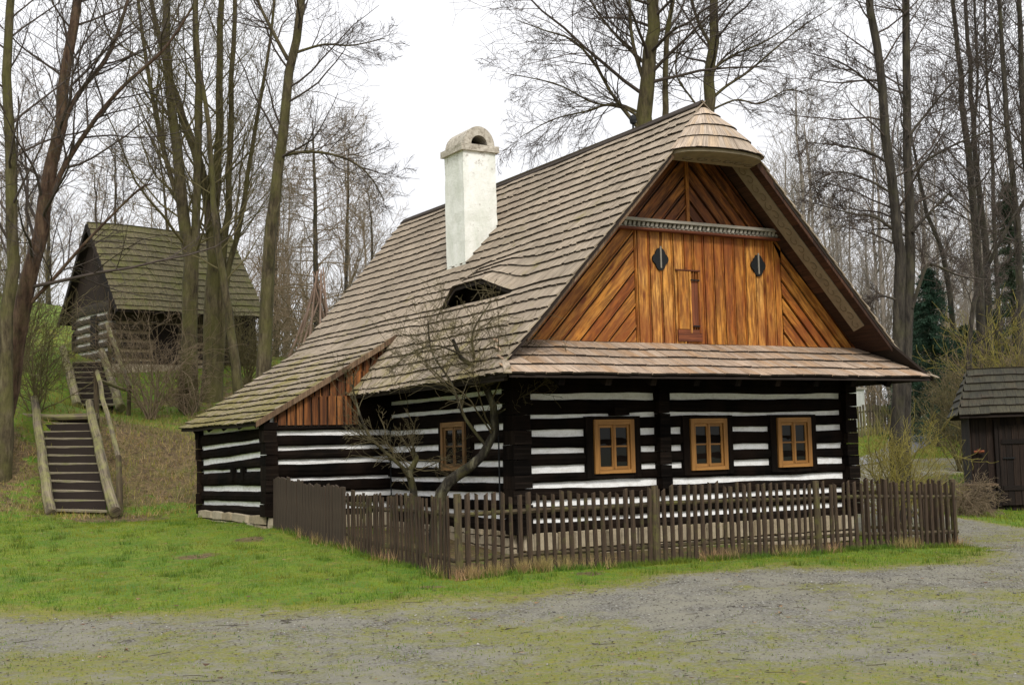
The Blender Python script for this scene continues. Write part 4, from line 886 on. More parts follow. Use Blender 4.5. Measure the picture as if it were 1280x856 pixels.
# ---------------------------------------------------------------- bare trees
def tubes_np(P, Rr, S_):
    """P (N,K,3), Rr (N,K) -> verts, quads"""
    N_, K_, _ = P.shape
    T = np.empty_like(P); T[:, 1:-1] = P[:, 2:]-P[:, :-2]; T[:, 0] = P[:, 1]-P[:, 0]; T[:, -1] = P[:, -1]-P[:, -2]
    T /= np.linalg.norm(T, axis=-1, keepdims=True)+1e-9
    D = P[:, -1]-P[:, 0]; D /= np.linalg.norm(D, axis=-1, keepdims=True)+1e-9
    ref = np.where(np.abs(D[:, 2:3]) < .7, np.array([[0, 0, 1.]]), np.array([[1., 0, 0]]))
    A = np.cross(T, ref[:, None, :]); A /= np.linalg.norm(A, axis=-1, keepdims=True)+1e-9; B = np.cross(T, A)
    an = np.arange(S_)*2*np.pi/S_
    V = P[:, :, None, :]+Rr[:, :, None, None]*(A[:, :, None, :]*np.cos(an)[None, None, :, None]+B[:, :, None, :]*np.sin(an)[None, None, :, None])
    i = np.arange(N_*K_*S_).reshape(N_, K_, S_); a = i[:, :-1, :]; b_ = i[:, 1:, :]
    Q = np.stack([a, np.roll(a, -1, 2), np.roll(b_, -1, 2), b_], -1).reshape(-1, 4)
    return V.reshape(-1, 3), Q
def sprout(g, P, Rr, n, t0, t1, lf, ang, K_, up=0., wig=.15, rr=.5, tip=.25, rmin=.003, droop=0., swirl=None):
    """n children on every parent polyline"""
    N_, Kp, _ = P.shape
    t = (np.arange(n)[None]+g.random((N_, n)))/n; t = t0+(t1-t0)*t
    f = t*(Kp-1); i = np.minimum(f.astype(int), Kp-2); fr = (f-i)[..., None]; ar = np.arange(N_)[:, None]
    p = P[ar, i]*(1-fr)+P[ar, i+1]*fr; T = P[ar, i+1]-P[ar, i]; T /= np.linalg.norm(T, axis=-1, keepdims=True)+1e-9
    r0 = Rr[ar, i]*(1-fr[..., 0])+Rr[ar, i+1]*fr[..., 0]
    q = g.standard_normal(T.shape); q -= (q*T).sum(-1, keepdims=True)*T; q /= np.linalg.norm(q, axis=-1, keepdims=True)+1e-9
    a = ang*(.7+.6*g.random((N_, n, 1))); d = np.cos(a)*T+np.sin(a)*q
    plen = np.linalg.norm(P[:, 1:]-P[:, :-1], axis=-1).sum(-1)[:, None]
    L = lf(t, plen)*(.65+.7*g.random((N_, n)))
    p = p.reshape(-1, 3); d = d.reshape(-1, 3); L = L.reshape(-1); r0 = r0.reshape(-1)*rr
    out_ = np.empty((len(p), K_, 3)); out_[:, 0] = p
    for k_ in range(1, K_):
        d = d+g.standard_normal(d.shape)*wig; d[:, 2] += up-droop*k_/K_; d /= np.linalg.norm(d, axis=-1, keepdims=True)+1e-9
        out_[:, k_] = out_[:, k_-1]+d*(L/(K_-1))[:, None]
    rad = np.maximum(r0[:, None]*(1-(1-tip)*np.linspace(0, 1, K_))[None], rmin)
    return out_, rad
def smoothline(pts, n=14):
    pts = np.array(pts, float); k_ = len(pts); t = np.linspace(0, k_-1, n); o_ = []
    for tt in t:
        i = min(int(tt), k_-2); f = tt-i; p0, p1, p2, p3 = pts[max(i-1, 0)], pts[i], pts[i+1], pts[min(i+2, k_-1)]
        o_.append(.5*((2*p1)+(-p0+p2)*f+(2*p0-5*p1+4*p2-p3)*f*f+(-p0+3*p1-3*p2+p3)*f**3))
    return np.array(o_)
def join(parts):
    Vs, Fs, o_ = [], [], 0
    for V, F_ in parts: Vs.append(V); Fs.append(F_+o_); o_ += len(V)
    return np.concatenate(Vs), np.concatenate(Fs)
def bare_tree(name, label, cat, stems, bark='bark_olive', twig='twig', seed=1, n1=22, n2=10, n3=7, l1=.30, a1=.95, start=.30, up=.06, droop=0., dens=1., group=None, limbs=(), ground_flare=True, r3=.0036, l2=.52, l3=.5, topext=True):
    """stems: list of (world polyline, r0, r1)"""
    g = np.random.default_rng(seed); tp = []; cr = []
    base = stems[0][0][0]
    root = tag(empty(name, base), label, cat, group)
    allP, allR = [], []
    for pl_, r0, r1 in stems:
        P = smoothline(pl_, 18); K_ = len(P); t = np.linspace(0, 1, K_); Rr = (r0+(r1-r0)*t)*.88
        if ground_flare: Rr = Rr*(1+.35*np.exp(-t*16))
        P[1:-1] += g.standard_normal((K_-2, 3))*r0*.12
        tp.append(tubes_np(P[None], Rr[None], 10)); allP.append(P); allR.append(Rr)
    for pl_, r0, r1 in limbs:
        P = smoothline(pl_, 18); rl = np.linspace(r0, r1, 18)*.75; tp.append(tubes_np(P[None], rl[None], 7)); allP.append(P); allR.append(rl)
    P0 = np.array(allP); R0 = np.array(allR)
    H_ = np.linalg.norm(P0[0][-1]-P0[0][0])
    ns_ = len(stems)
    B1, q1 = sprout(g, P0[:ns_], R0[:ns_], max(1, int(n1*dens)), start, 1., lambda t, pl: pl*l1*(1.15-.65*t), a1, 9, up=up, wig=.12, rr=.26, tip=.2, droop=droop)
    if limbs:
        Bl, ql = sprout(g, P0[ns_:], R0[ns_:], 11 if name != 'fruit_tree' else 7, .2, 1., lambda t, pl: pl*.42*(1.1-.5*t), .75, 9, up=up, wig=.12, rr=.5, tip=.25, droop=droop); B1 = np.concatenate([B1, Bl]); q1 = np.concatenate([q1, ql])
        B1 = np.concatenate([B1, P0[ns_:][:, ::2][:, :9]]); q1 = np.concatenate([q1, R0[ns_:][:, ::2][:, :9]*.99])
    B2, q2 = sprout(g, B1, q1, max(1, int(n2)), .18, 1., lambda t, pl: pl*l2*(1.1-.6*t), .75, 6, up=up*.6, wig=.16, rr=.45, tip=.3, rmin=r3*1.1, droop=droop)
    B3, q3 = sprout(g, B2, q2, max(1, int(n3)), .15, 1., lambda t, pl: pl*l3*(1.1-.5*t), .7, 4, up=up*.5, wig=.22, rr=.6, tip=.5, rmin=r3, droop=droop)
    V, F_ = join(tp); link('trunk', npmesh('trunk', V, F_, bark, True), root)
    V, F_ = join([tubes_np(B1, q1, 5), tubes_np(B2, q2, 3), tubes_np(B3, q3, 3)])
    link('crown', npmesh('crown', V, F_, twig), root)
    return root
def line(depth, *px, d2=None):
    n_ = len(px); return [at(u, v, depth+((d2 or depth)-depth)*i/(n_-1)) for i, (u, v) in enumerate(px)]
def grounded(pl_, dz=.15):
    p = np.array(pl_[0], float); p[2] = Hf(p[0], p[1])-dz; pl_ = [p]+[np.array(q) for q in pl_[1:]]; return pl_

# ---------------------------------------------------------------- granary on the hill (local frame: x along the long side, y back)
gc = at(140, 447, 36.3); gan = R_(10)
gran = tag(empty('log_granary', (gc[0], gc[1], gc[2]-.15), gan), 'small dark log granary with a moss-green shingle roof, up on the wooded hill', 'granary')
GL, GW, GH, GR_ = 4.4, 2.7, 1.72, 4.2
def glog(name, p0, p1, zs, n_out, ck, lk='granlog'):
    o_ = logwall(name, p0, p1, [(z, z, .085) for z in zs], (-.9, -.9), (GH+.1, GH+.1), parent=gran, lk=lk, ck=ck, n_out=n_out, bulge=.05, ends=(.12, .12)); o_.matrix_parent_inverse = Matrix.Identity(4); return o_
glog('gable_log_wall', (0, GW), (0, 0), [.15, .42, .68, .94, 1.2, 1.46], (-1, 0), 'granchink')
glog('long_log_wall', (0, 0), (GL, 0), [.12, .38, .64, .9, 1.16], (0, -1), 'tanchink')
glog('rear_log_wall', (GL, GW), (0, GW), [.5, 1.1], (0, 1), 'tanchink'); glog('end_log_wall', (GL, 0), (GL, GW), [.5, 1.1], (1, 0), 'tanchink')
GZE = 1.42; gk = (GR_-GZE)/(GW/2+.85)
def gz_(y): return GR_-gk*abs(y-GW/2)
def gsurf(side):
    c = math.sqrt(1+gk*gk)
    def f(x, y, h):
        z = GR_-gk*(GW/2-y)+.02*math.sin(x*1.7); yy = y-h*gk/c; return (x, yy if side > 0 else GW-yy, z+h/c)
    return f
mb = MB(); y = GW/2; dyg = .26/math.sqrt(1+gk*gk); rows = []
while y > -.83: y1 = max(y-dyg, -.85); rows.append((y, y1, -.22, GL-.05+.1)); y = y1
courses(mb, gsurf(1), rows, 'shingle_moss', .12, .22, overlap=-.03, lift=.035); courses(mb, gsurf(-1), rows, 'shingle_moss', .3, .5, overlap=-.03)
mb.build('shingle_roof', gran, local=True)
mb = MB()
for sd_ in (1, -1):
    q = [(-.2, GW/2, GR_), (GL, GW/2, GR_), (GL, -.83, GZE+.03), (-.2, -.83, GZE+.03)]
    q = [(a, b_ if sd_ > 0 else GW-b_, c) for a, b_, c in q]; mb.hexa([(a, b_, c-.07) for a, b_, c in q]+[(a, b_, c-.012) for a, b_, c in q], 'deck')
for xx, key in ((.02, 'darkwood'), (GL-.02, 'darkwood')):
    mb.hexa([(xx, -.5, gz_(-.5)-.08), (xx, GW+.5, gz_(GW+.5)-.08), (xx, GW/2+.01, GR_-.1), (xx, GW/2-.01, GR_-.1), (xx+.03, -.5, gz_(-.5)-.08), (xx+.03, GW+.5, gz_(GW+.5)-.08), (xx+.03, GW/2+.01, GR_-.1), (xx+.03, GW/2-.01, GR_-.1)], key)
for sd_ in (0, 1):
    for i in range(8):
        ya, yb3 = GW/2-(GW/2+.85)*i/8, GW/2-(GW/2+.85)*(i+1)/8
        f = (lambda v: v) if sd_ == 0 else (lambda v: GW-v)
        mb.beam((-.22, f(ya), gz_(f(ya))-.07), (-.22, f(yb3), gz_(f(yb3))-.07), .04, .13, 'darkwood')
mb.build('roof_frame', gran, local=True)
mb = MB(); mb.box(1.2, 1.95, -.09, -.05, -.3, 1.15, 'darkwood'); mb.build('plank_door', gran, local=True); mb = MB(); mb.box(3.3, GL+.1, -.10, -.06, -.6, 1.5, 'darkwood'); mb.build('plank_screen', gran, local=True)
mb = MB(); mb.box(-.10, -.05, .95, 1.35, .55, 1.45, 'darkwood', 'z'); mb.build('gable_hatch', gran, local=True)
mb = MB(); mb.box(-.12, GL+.12, -.14, GW+.12, -1.2, -.02, 'stone', 'x', .02); mb.build('stone_base', gran, local=True)

# ---------------------------------------------------------------- two flights of log stairs
def stairs(label, bl, br, tl, tr, n, sl_, sr_, rad):
    bl, br, tl, tr = [np.array(q, float) for q in (bl, br, tl, tr)]
    root = tag(empty('log_stairs', (bl+br)/2), label, 'stairs', 'log stairs climbing the bank')
    for a, b_, in (sl_, sr_):
        mb = MB(); pts = [np.array(a)+(np.array(b_)-np.array(a))*t for t in np.linspace(0, 1, 9)]
        mb.tube([p+rng.standard_normal(3)*.012 for p in pts], [rad*(1.08-.2*t+.05*random.uniform(-1, 1)) for t in np.linspace(0, 1, 9)], 'stairlog', 10); mb.build('side_log', root)
    for i in range(n):
        t = i/(n-1); l_ = bl+(tl-bl)*t; r_ = br+(tr-br)*t; t2 = min(1.08, (i+.9)/(n-1)); l2_ = bl+(tl-bl)*t2; r2_ = br+(tr-br)*t2
        j_ = rng.standard_normal(4)*.012
        bk = lambda q, q2: np.array([q2[0], q2[1], q[2]])
        P4 = [l_+[0, 0, j_[0]], r_+[0, 0, j_[1]], bk(r_, r2_), bk(l_, l2_)]
        mb = MB(); mb.hexa([p-[0, 0, .045] for p in P4]+P4, 'stair', W=1.0, L=.33)
        # swap uv so the fibre runs across the flight
        for k_ in range(len(mb.uv)): mb.uv[k_] = (mb.uv[k_][1], mb.uv[k_][0])
        mb.build('tread', root)
    mb = MB()
    for i in range(n-1):
        t = (i+.55)/(n-1); l_ = bl+(tl-bl)*t; r_ = br+(tr-br)*t; l2_ = bl+(tl-bl)*((i+1.4)/(n-1)); r2_ = br+(tr-br)*((i+1.4)/(n-1)); z0 = (bl+(tl-bl)*(i/(n-1)))[2]-.5; z1 = (bl+(tl-bl)*((i+1)/(n-1)))[2]-.05
        mb.hexa([(l_[0], l_[1], z0), (r_[0], r_[1], z0), (r2_[0], r2_[1], z0), (l2_[0], l2_[1], z0), (l_[0], l_[1], z1), (r_[0], r_[1], z1), (r2_[0], r2_[1], z1), (l2_[0], l2_[1], z1)], 'deck')  # near-black fill, the shade in the gaps between treads put into colour
    mb.build('gap_shade_fill', root); return root
stairs('lower flight of old log stairs rising from the lawn between two thick logs', at(68, 636, 24.8), at(134, 637, 24.7), at(49, 519, 28.8), at(109, 519, 28.7), 12,
       (at(63, 641, 24.5), at(43, 498, 28.8)), (at(142, 640, 24.2), at(111, 503, 28.5)), .098)
stairs('upper flight of log stairs leading to the granary door', at(100, 505, 32.6), at(143, 505, 32.4), at(91, 452, 35.6), at(127, 452, 35.5), 9,
       (at(97, 507, 32.4), at(79, 436, 35.4)), (at(151, 510, 32.2), at(127, 439, 35.4)), .11)
def rail(label, poles, posts):
    root = tag(empty('handrail', posts[0][0]), label, 'handrail', 'round-pole handrails by the stairs')
    for a, b_, r_ in poles:
        mb = MB(); a = np.array(a); b_ = np.array(b_); mb.tube([a+(b_-a)*t+rng.standard_normal(3)*.008 for t in np.linspace(0, 1, 7)], [r_]*7, 'stairlog', 8); mb.build('rail', root)
    for a, b_, r_ in posts:
        a = np.array(a); b_ = np.array(b_); mb = MB(); mb.tube([(a[0], a[1], min(a[2], Hf(a[0], a[1]))-.1), (a+b_)/2, b_], [r_*1.1, r_, r_*.95], 'post', 8); mb.build('post', root)
rail('pale round-pole handrail sloping down beside the lower stairs', [(at(121, 464, 28.6), at(149, 577, 25.2), .05)], [(at(150, 630, 24.6), at(148, 570, 25.2), .06), (at(121, 510, 28.6), at(120, 463, 28.6), .06)])
rail('pole handrail with a cross pole beside the upper stairs', [(at(134, 405, 35.4), at(162, 484, 32.3), .06), (at(126, 476, 31.0), at(163, 489, 32.2), .045)], [(at(160, 530, 32.2), at(162, 482, 32.2), .055), (at(138, 450, 35.4), at(136, 408, 35.4), .055)])
mb = MB(); a = at(15, 520, 28.6); b_ = at(122, 520, 28.4); mb.tube([a, (a+b_)/2-[0, 0, .03], b_], .07, 'stairlog', 8); tag(mb.build('edge_log'), 'log lying across the top of the lower stairs as a step edge', 'log')

# ---------------------------------------------------------------- shed at the right edge
sa = at(1219, 632, 28); sz0 = Hf(sa[0], sa[1]); shed = tag(empty('plank_shed', (sa[0], sa[1], sz0), R_(-45)), 'dark plank shed with a mossy shingle roof and double doors at the right edge', 'shed')
SLn, SD, SE, SR = 4.6, 2.4, 1.98, 3.05
mb = MB()
def shb(x0, x1, y, z0, z1, n_, key='darkwood'):
    for i in range(n_): a = x0+(x1-x0)*i/n_; e = x0+(x1-x0)*(i+1)/n_; o_ = random.uniform(-.006, .006); mb.hexa([(a+.004, y, z0), (e-.004, y, z0), (e-.004, y, z1), (a+.004, y, z1), (a+.004, y-.03+o_, z0), (e-.004, y-.03+o_, z0), (e-.004, y-.03+o_, z1), (a+.004, y-.03+o_, z1)], key)
shb(0, SLn, 0, -.1, SE+.2, 30)
for i in range(18): a = SD*i/18; e = SD*(i+1)/18; mb.hexa([(0, e-.004, -.3), (0, a+.004, -.3), (0, a+.004, SE+.2), (0, e-.004, SE+.2), (-.03, e-.004, -.3), (-.03, a+.004, -.3), (-.03, a+.004, SE+.2), (-.03, e-.004, SE+.2)], 'darkwood')
mb.box(0, SLn, SD, SD+.03, -.3, SE+.1, 'darkwood'); mb.box(SLn, SLn+.03, 0, SD, -.3, SE+.1, 'darkwood', 'x'); mb.build('plank_wall', shed, local=True)
mb = MB(); shb(.55, 1.5, -.07, .03, 1.75, 7); shb(1.52, 2.45, -.07, .03, 1.75, 7); mb.box(.47, .54, -.12, -.03, 0, 1.85, 'darkwood'); mb.box(.6, 1.45, -.125, -.105, .35, .45, 'darkwood', 'x'); mb.box(.6, 1.45, -.125, -.105, 1.35, 1.45, 'darkwood', 'x'); dr = mb.build('double_door', shed, local=True)
mb = MB(); mb.box(.62, .86, -.135, -.12, 1.03, 1.06, 'iron', 'x'); h_ = mb.build('hinge', dr, local=True)
mb = MB(); mb.tube([(.12, -.02, 1.22), (.14, -.22, 1.20)], .035, 'redbarge', 7); mb.tube([(.03, -.12, 1.19), (.24, -.13, 1.2)], .03, 'redbarge', 7); mb.build('wooden_peg', shed, local=True)
OHs = .42; xs0, xs1 = -.28, SLn+.3; sk = (SR-SE)/(SD/2+OHs); hipx = .38
def ssurf(side):
    c = math.sqrt(1+sk*sk)
    def f(x, y, h):
        z = SR-sk*(SD/2-y)+.015*math.sin(x*2); yy = y-h*sk/c; return (x, yy if side > 0 else SD-yy, z+h/c)
    return f
mb = MB(); rows = []; nr_ = 6
for i in range(nr_):
    y0 = SD/2-(SD/2+OHs)*i/nr_; y1 = SD/2-(SD/2+OHs)*(i+1)/nr_; rows.append((y0, y1, xs0+hipx*(1-(i+.6)/nr_), xs1))
courses(mb, ssurf(1), rows, 'shingle_dark', .16, .28, overlap=-.03, lift=.04, th=.022); courses(mb, ssurf(-1), rows, 'shingle_dark', .3, .5, overlap=-.03)
mb.build('shingle_roof', shed, local=True)
mb = MB()
rt = [(xs0+hipx, SD/2, SR-.02), (xs1, SD/2, SR-.02)]
mb.hexa([(xs0+.03, -OHs+.03, SE-.05), (xs1, -OHs+.03, SE-.05), (xs1, SD/2, SR-.09), (xs0+hipx, SD/2, SR-.09), (xs0+.03, -OHs+.03, SE-.015), (xs1, -OHs+.03, SE-.015), (xs1, SD/2, SR-.02), (xs0+hipx, SD/2, SR-.02)], 'deck')
mb.hexa([(xs1, SD+OHs-.03, SE-.05), (xs0+.03, SD+OHs-.03, SE-.05), (xs0+hipx, SD/2, SR-.09), (xs1, SD/2, SR-.09), (xs1, SD+OHs-.03, SE-.015), (xs0+.03, SD+OHs-.03, SE-.015), (xs0+hipx, SD/2, SR-.02), (xs1, SD/2, SR-.02)], 'deck')
nn_ = 14
for i in range(6):
    t0, t1 = i/6, (i+1)/6
    for k_ in range(nn_):
        def hp(t, s_): yy = SD/2+(s_*2-1)*(SD/2+OHs)*t; return np.array([xs0+hipx*(1-t), yy, SR-(SR-SE)*t])
        a, b_ = k_/nn_, (k_+1)/nn_
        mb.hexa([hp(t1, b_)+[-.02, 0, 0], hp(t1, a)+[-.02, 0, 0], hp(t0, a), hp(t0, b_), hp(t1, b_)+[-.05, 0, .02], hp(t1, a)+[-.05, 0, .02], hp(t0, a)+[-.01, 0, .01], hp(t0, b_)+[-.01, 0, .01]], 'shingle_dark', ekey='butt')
mb.build('hipped_roof_end', shed, local=True)
ba = at(1211, 633, 27.6); bz = Hf(ba[0], ba[1]); box_ = tag(empty('wooden_bin', (ba[0], ba[1], bz), R_(-45)), 'low plank bin with a flat lid standing by the shed corner', 'bin')
mb = MB()
for i in range(6): a = i*.092; mb.box(a, a+.088, -.02+random.uniform(-.004, .004), .01, -.03, .50, 'darkwood')
for i in range(5): a = i*.092; mb.hexa([(0, a+.088, -.03), (0, a, -.03), (0, a, .5), (0, a+.088, .5), (-.02, a+.088, -.03), (-.02, a, -.03), (-.02, a, .5), (-.02, a+.088, .5)], 'darkwood')
mb.box(.55, .57, 0, .46, -.03, .5, 'darkwood', 'x'); mb.box(0, .55, .44, .46, -.03, .5, 'darkwood', 'x'); mb.build('bin_wall', box_, local=True)
mb = MB(); mb.box(-.05, .62, -.06, .5, .503, .54, 'barge', 'x'); mb.build('lid', box_, local=True)

# ---------------------------------------------------------------- far path, far fence, gate post, planks
pp_ = [at(1030, 575, 34), at(1080, 570, 36), at(1112, 563, 38), at(1140, 556, 41), at(1180, 553, 44), at(1230, 552, 47), at(1300, 552, 50)]
pc = smoothline([(p[0], p[1], 0) for p in pp_], 40); mb = MB(); wv = []
for i, p in enumerate(pc):
    t = pc[min(i+1, 39)]-pc[max(i-1, 0)]; n_ = np.array([-t[1], t[0]]); n_ /= np.linalg.norm(n_); hw = .62+.08*math.sin(i*.7)
    wv.append([(p[0]+n_[0]*s_*hw, p[1]+n_[1]*s_*hw) for s_ in (-1, -.5, 0, .5, 1)])
for i in range(39):
    for k_ in range(4):
        q = [wv[i][k_], wv[i+1][k_], wv[i+1][k_+1], wv[i][k_+1]]; mb.poly([(a, b_, Hf(a, b_)+.035) for a, b_ in q][::-1], 'path')
tag(mb.build('footpath'), 'grey footpath curving away beyond the garden', 'path', kind='structure')
f0, f1 = at(1040, 545, 41), at(1128, 542, 43)
fence('picket_fence', 'far weathered picket fence beyond the footpath, between cottage and tree', [tuple(f0[:2]), tuple(f1[:2])], None, .15, .09, lambda s_: 1.0, key='stairlog', grp='far fence', cap=60, rails=(.3, .8))
gp = at(1071, 520, 45); mb = MB(); zz = Hf(gp[0], gp[1]); mb.box(gp[0]-.22, gp[0]+.22, gp[1]-.2, gp[1]+.2, zz-.2, zz+1.5, 'plaster', 'z', .01); mb.box(gp[0]-.28, gp[0]+.28, gp[1]-.26, gp[1]+.26, zz+1.5, zz+1.58, 'cap', 'x'); tag(mb.build('gate_pillar'), 'whitewashed pillar behind the far fence, right of the cottage corner', 'pillar')
pq = at(1172, 538, 43); pz = Hf(pq[0], pq[1]); r0 = tag(empty('plank_pile', (pq[0], pq[1], pz), R_(-25)), 'low pile of pale sawn planks by the footpath', 'planks')
for i in range(9):
    mb = MB(); mb.box(-.9+random.uniform(-.1, .1), .9+random.uniform(-.1, .1), -.4+(i % 4)*.22, -.2+(i % 4)*.22, .02+(i//4)*.13, .12+(i//4)*.13, 'stairlog', 'x'); mb.build('plank', r0, local=True)

# ---------------------------------------------------------------- trees on the left
GT = 'tall bare trees on the hill'
def st(depth, *px, r=(.2, .08), gnd=True, d2=None):
    p = line(depth, *px, d2=d2)
    if gnd: p[0] = np.array(p[0]); p[0][2] = Hf(p[0][0], p[0][1])-.15
    return (p, r[0], r[1])
bare_tree('bare_tree', 'bare tree trunk cut by the left edge of the picture, beside the reddish leaning trunk', 'tree', [st(26, (2, 520), (10, 400), (15, 250), (8, 120), (14, 0), (20, -150), (24, -330), r=(.17, .05))], 'bark_olive', 'twig', 3, n1=22, n2=9, n3=6, l1=.2, start=.25)
bare_tree('bare_tree', 'reddish leaning bare tree left of the log stairs', 'tree', [st(27, (-4, 545), (12, 480), (33, 360), (50, 280), (70, 180), (84, 80), (95, 0), (110, -150), (122, -320), r=(.24, .06)), ], 'bark_red', 'twig', 4, n1=26, n2=9, n3=6, l1=.24, start=.22,
          limbs=[st(27, (45, 300), (72, 225), (108, 165), (150, 112), (205, 62), (240, 10), r=(.09, .03), gnd=False), st(27, (62, 215), (90, 130), (135, 70), (160, 0), (180, -80), r=(.08, .03), gnd=False), st(27, (28, 390), (70, 345), (110, 300), (170, 240), (190, 230), r=(.06, .02), gnd=False)])
bare_tree('bare_tree', 'mossy multi-stemmed bare tree in front of the granary roof', 'tree',
          [st(33.5, (236, 480), (237, 380), (235, 300), (224, 210), (212, 110), (208, 0), (206, -140), (200, -300), r=(.24, .05)), st(33.5, (240, 480), (242, 350), (246, 250), (248, 130), (245, 0), (246, -150), r=(.16, .06))],
          'bark_olive', 'twig_olive', 5, n1=20, n2=9, n3=6, l1=.26, start=.22, a1=.75, up=.09, limbs=[st(33.5, (232, 280), (205, 190), (185, 90), (170, -20), (160, -110), r=(.1, .04), gnd=False)])
bare_tree('bare_tree', 'olive bare tree splitting into a fan of upright stems above the granary eave', 'tree',
          [st(34.5, (262, 482), (264, 380), (266, 300), (250, 205), (232, 155), (212, 95), (190, 10), (175, -120), r=(.23, .045)), st(34.5, (266, 482), (268, 350), (270, 270), (274, 150), (277, 0), (280, -160), r=(.2, .06)),
           st(34.5, (268, 482), (278, 340), (285, 270), (289, 130), (294, 0), (300, -140), r=(.14, .045)), st(34.5, (272, 482), (284, 350), (300, 280), (316, 180), (336, 60), (352, -60), r=(.11, .03))],
          'bark_olive', 'twig_olive', 6, n1=17, n2=9, n3=6, l1=.26, start=.25, a1=.7, up=.1)
bare_tree('bare_tree', 'slim bare trunk leaning left, between the fan tree and the straight trunk', 'tree', [st(32.5, (303, 492), (290, 420), (279, 350), (268, 270), (262, 180), (250, 80), (240, -60), r=(.14, .04))], 'bark_olive', 'twig_olive', 8, n1=16, n2=7, n3=5, l1=.2, start=.3)
bare_tree('bare_tree', 'single straight bare trunk just left of the cottage roof, with a long drooping limb', 'tree', [st(31, (326, 480), (332, 400), (339, 290), (350, 200), (361, 100), (377, 0), (386, -120), (396, -260), r=(.2, .07))], 'bark_olive', 'twig', 9, n1=20, n2=9, n3=6, l1=.22, start=.38,
          limbs=[st(31, (360, 75), (340, 38), (322, 0), (304, -60), r=(.07, .03), gnd=False), st(31, (347, 196), (378, 190), (410, 192), (440, 202), (462, 220), (480, 250), r=(.065, .015), gnd=False), st(31, (370, 66), (405, 56), (440, 57), (482, 48), r=(.05, .012), gnd=False)])
bare_tree('larch_tree', 'grey-brown cone-shaped bare larch far behind, left of the cottage roof', 'tree', [st(47, (396, 460), (395, 330), (393, 220), (390, 150), r=(.15, .02))], 'bark_dark', 'twig_brown', 10, n1=85, n2=9, n3=5, l1=.33, start=.1, a1=1.35, up=-.01, droop=.05, r3=.0055)
for i, (u, v, d, top) in enumerate([(150, 440, 52, 190), (205, 450, 50, 165), (118, 430, 55, 215), (345, 440, 55, 230), (60, 420, 58, 150), (300, 440, 52, 160), (430, 420, 56, 180), (20, 400, 50, 120), (460, 400, 60, 250)]):
    bare_tree('bare_tree', ['thin grey tree rising behind the left end of the granary ridge', 'thin grey tree behind the middle of the granary roof', 'small grey tree behind the granary gable', 'grey tree behind the pole stack', 'far grey tree on the hill crest between the two left trunks', 'grey tree behind the right end of the granary', 'pale tree rising just above the far roof slope', 'far tree on the hill crest at the left edge', 'low pale tree beside the rear end of the cottage ridge'][i], 'tree',
              [st(d, (u, v), (u+rng.uniform(-6, 6), (v+top)/2), (u+rng.uniform(-9, 9), top), r=(.13, .02))], 'bark_dark', 'twig_brown', 30+i, n1=30, n2=8, n3=5, l1=.3, start=.12, a1=.65, up=.07, r3=.006, group='thin grey trees behind the granary')
# pole stack round the larch
pb = at(400, 440, 42); pzb = Hf(pb[0], pb[1]); ps = tag(empty('pole_stack', (pb[0], pb[1], pzb)), 'tall cone of peeled pinkish poles leaning together on the hill', 'poles')
for i in range(16):
    a = 2*math.pi*i/16+random.uniform(-.05, .05); r_ = 1.15+random.uniform(-.2, .2); mb = MB(); b0_ = np.array([pb[0]+r_*math.cos(a), pb[1]+r_*math.sin(a), 0]); b0_[2] = Hf(b0_[0], b0_[1])
    tp_ = np.array([pb[0]+random.uniform(-.12, .12)-.1*math.cos(a), pb[1]+random.uniform(-.12, .12), pzb+3.3+random.uniform(-.4, .5)]); mb.tube([b0_, (b0_+tp_)/2+rng.standard_normal(3)*.03, tp_], [.045, .035, .025], 'polewood', 6); mb.build('pole', ps)

def shrub(name, label, cat, base, n0, h, spread, twig, seed, n2=7, n3=5, r0=.015, up=.05, droop=0, r3=.003, l2=.5, bark=None, group=None, K0=9, kink=.12):
    g = np.random.default_rng(seed); base = np.array([base[0], base[1], Hf(base[0], base[1])]); root = tag(empty(name, base), label, cat, group)
    P = np.empty((n0, K0, 3)); P[:, 0] = base+np.c_[g.uniform(-.12, .12, n0), g.uniform(-.12, .12, n0), np.full(n0, -.05)]
    az = g.uniform(0, 2*np.pi, n0); sp = g.uniform(.15, 1, n0)*spread; d = np.c_[np.cos(az)*sp, np.sin(az)*sp, np.full(n0, 1.)]; d /= np.linalg.norm(d, axis=1, keepdims=True); L = h*g.uniform(.6, 1.1, n0)
    for k_ in range(1, K0):
        d = d+g.standard_normal(d.shape)*kink; d[:, 2] += up-droop*k_/K0; d /= np.linalg.norm(d, axis=1, keepdims=True); P[:, k_] = P[:, k_-1]+d*(L/(K0-1))[:, None]
    Rr = np.linspace(1, .3, K0)[None]*(r0*g.uniform(.6, 1.2, n0))[:, None]
    B2, q2 = sprout(g, P, Rr, n2, .2, 1., lambda t, pl: pl*l2*(1.1-.6*t), .7, 6, up=up, wig=.2, rr=.6, tip=.4, rmin=r3, droop=droop); B3, q3 = sprout(g, B2, q2, n3, .15, 1., lambda t, pl: pl*.5, .7, 4, up=up, wig=.22, rr=.7, tip=.5, rmin=r3, droop=droop)
    V, F_ = tubes_np(P, Rr, 5); link('stem', npmesh('stem', V, F_, bark or twig), root); V, F_ = join([tubes_np(B2, q2, 3), tubes_np(B3, q3, 3)]); link('crown', npmesh('crown', V, F_, twig), root); return root
b_ = at(188, 478, 32); shrub('bare_shrub', 'large tan twiggy shrub in front of the granary wall', 'shrub', b_, 22, 3.0, 1.0, 'twig_brown', 50, r0=.018, n2=7, n3=4, droop=.12, r3=.0045)
b_ = at(235, 475, 33); shrub('bare_shrub', 'brown undergrowth at the foot of the multi-stemmed tree', 'shrub', b_, 14, 1.4, 1.2, 'twig_brown', 51, r0=.014, droop=.1, r3=.005)
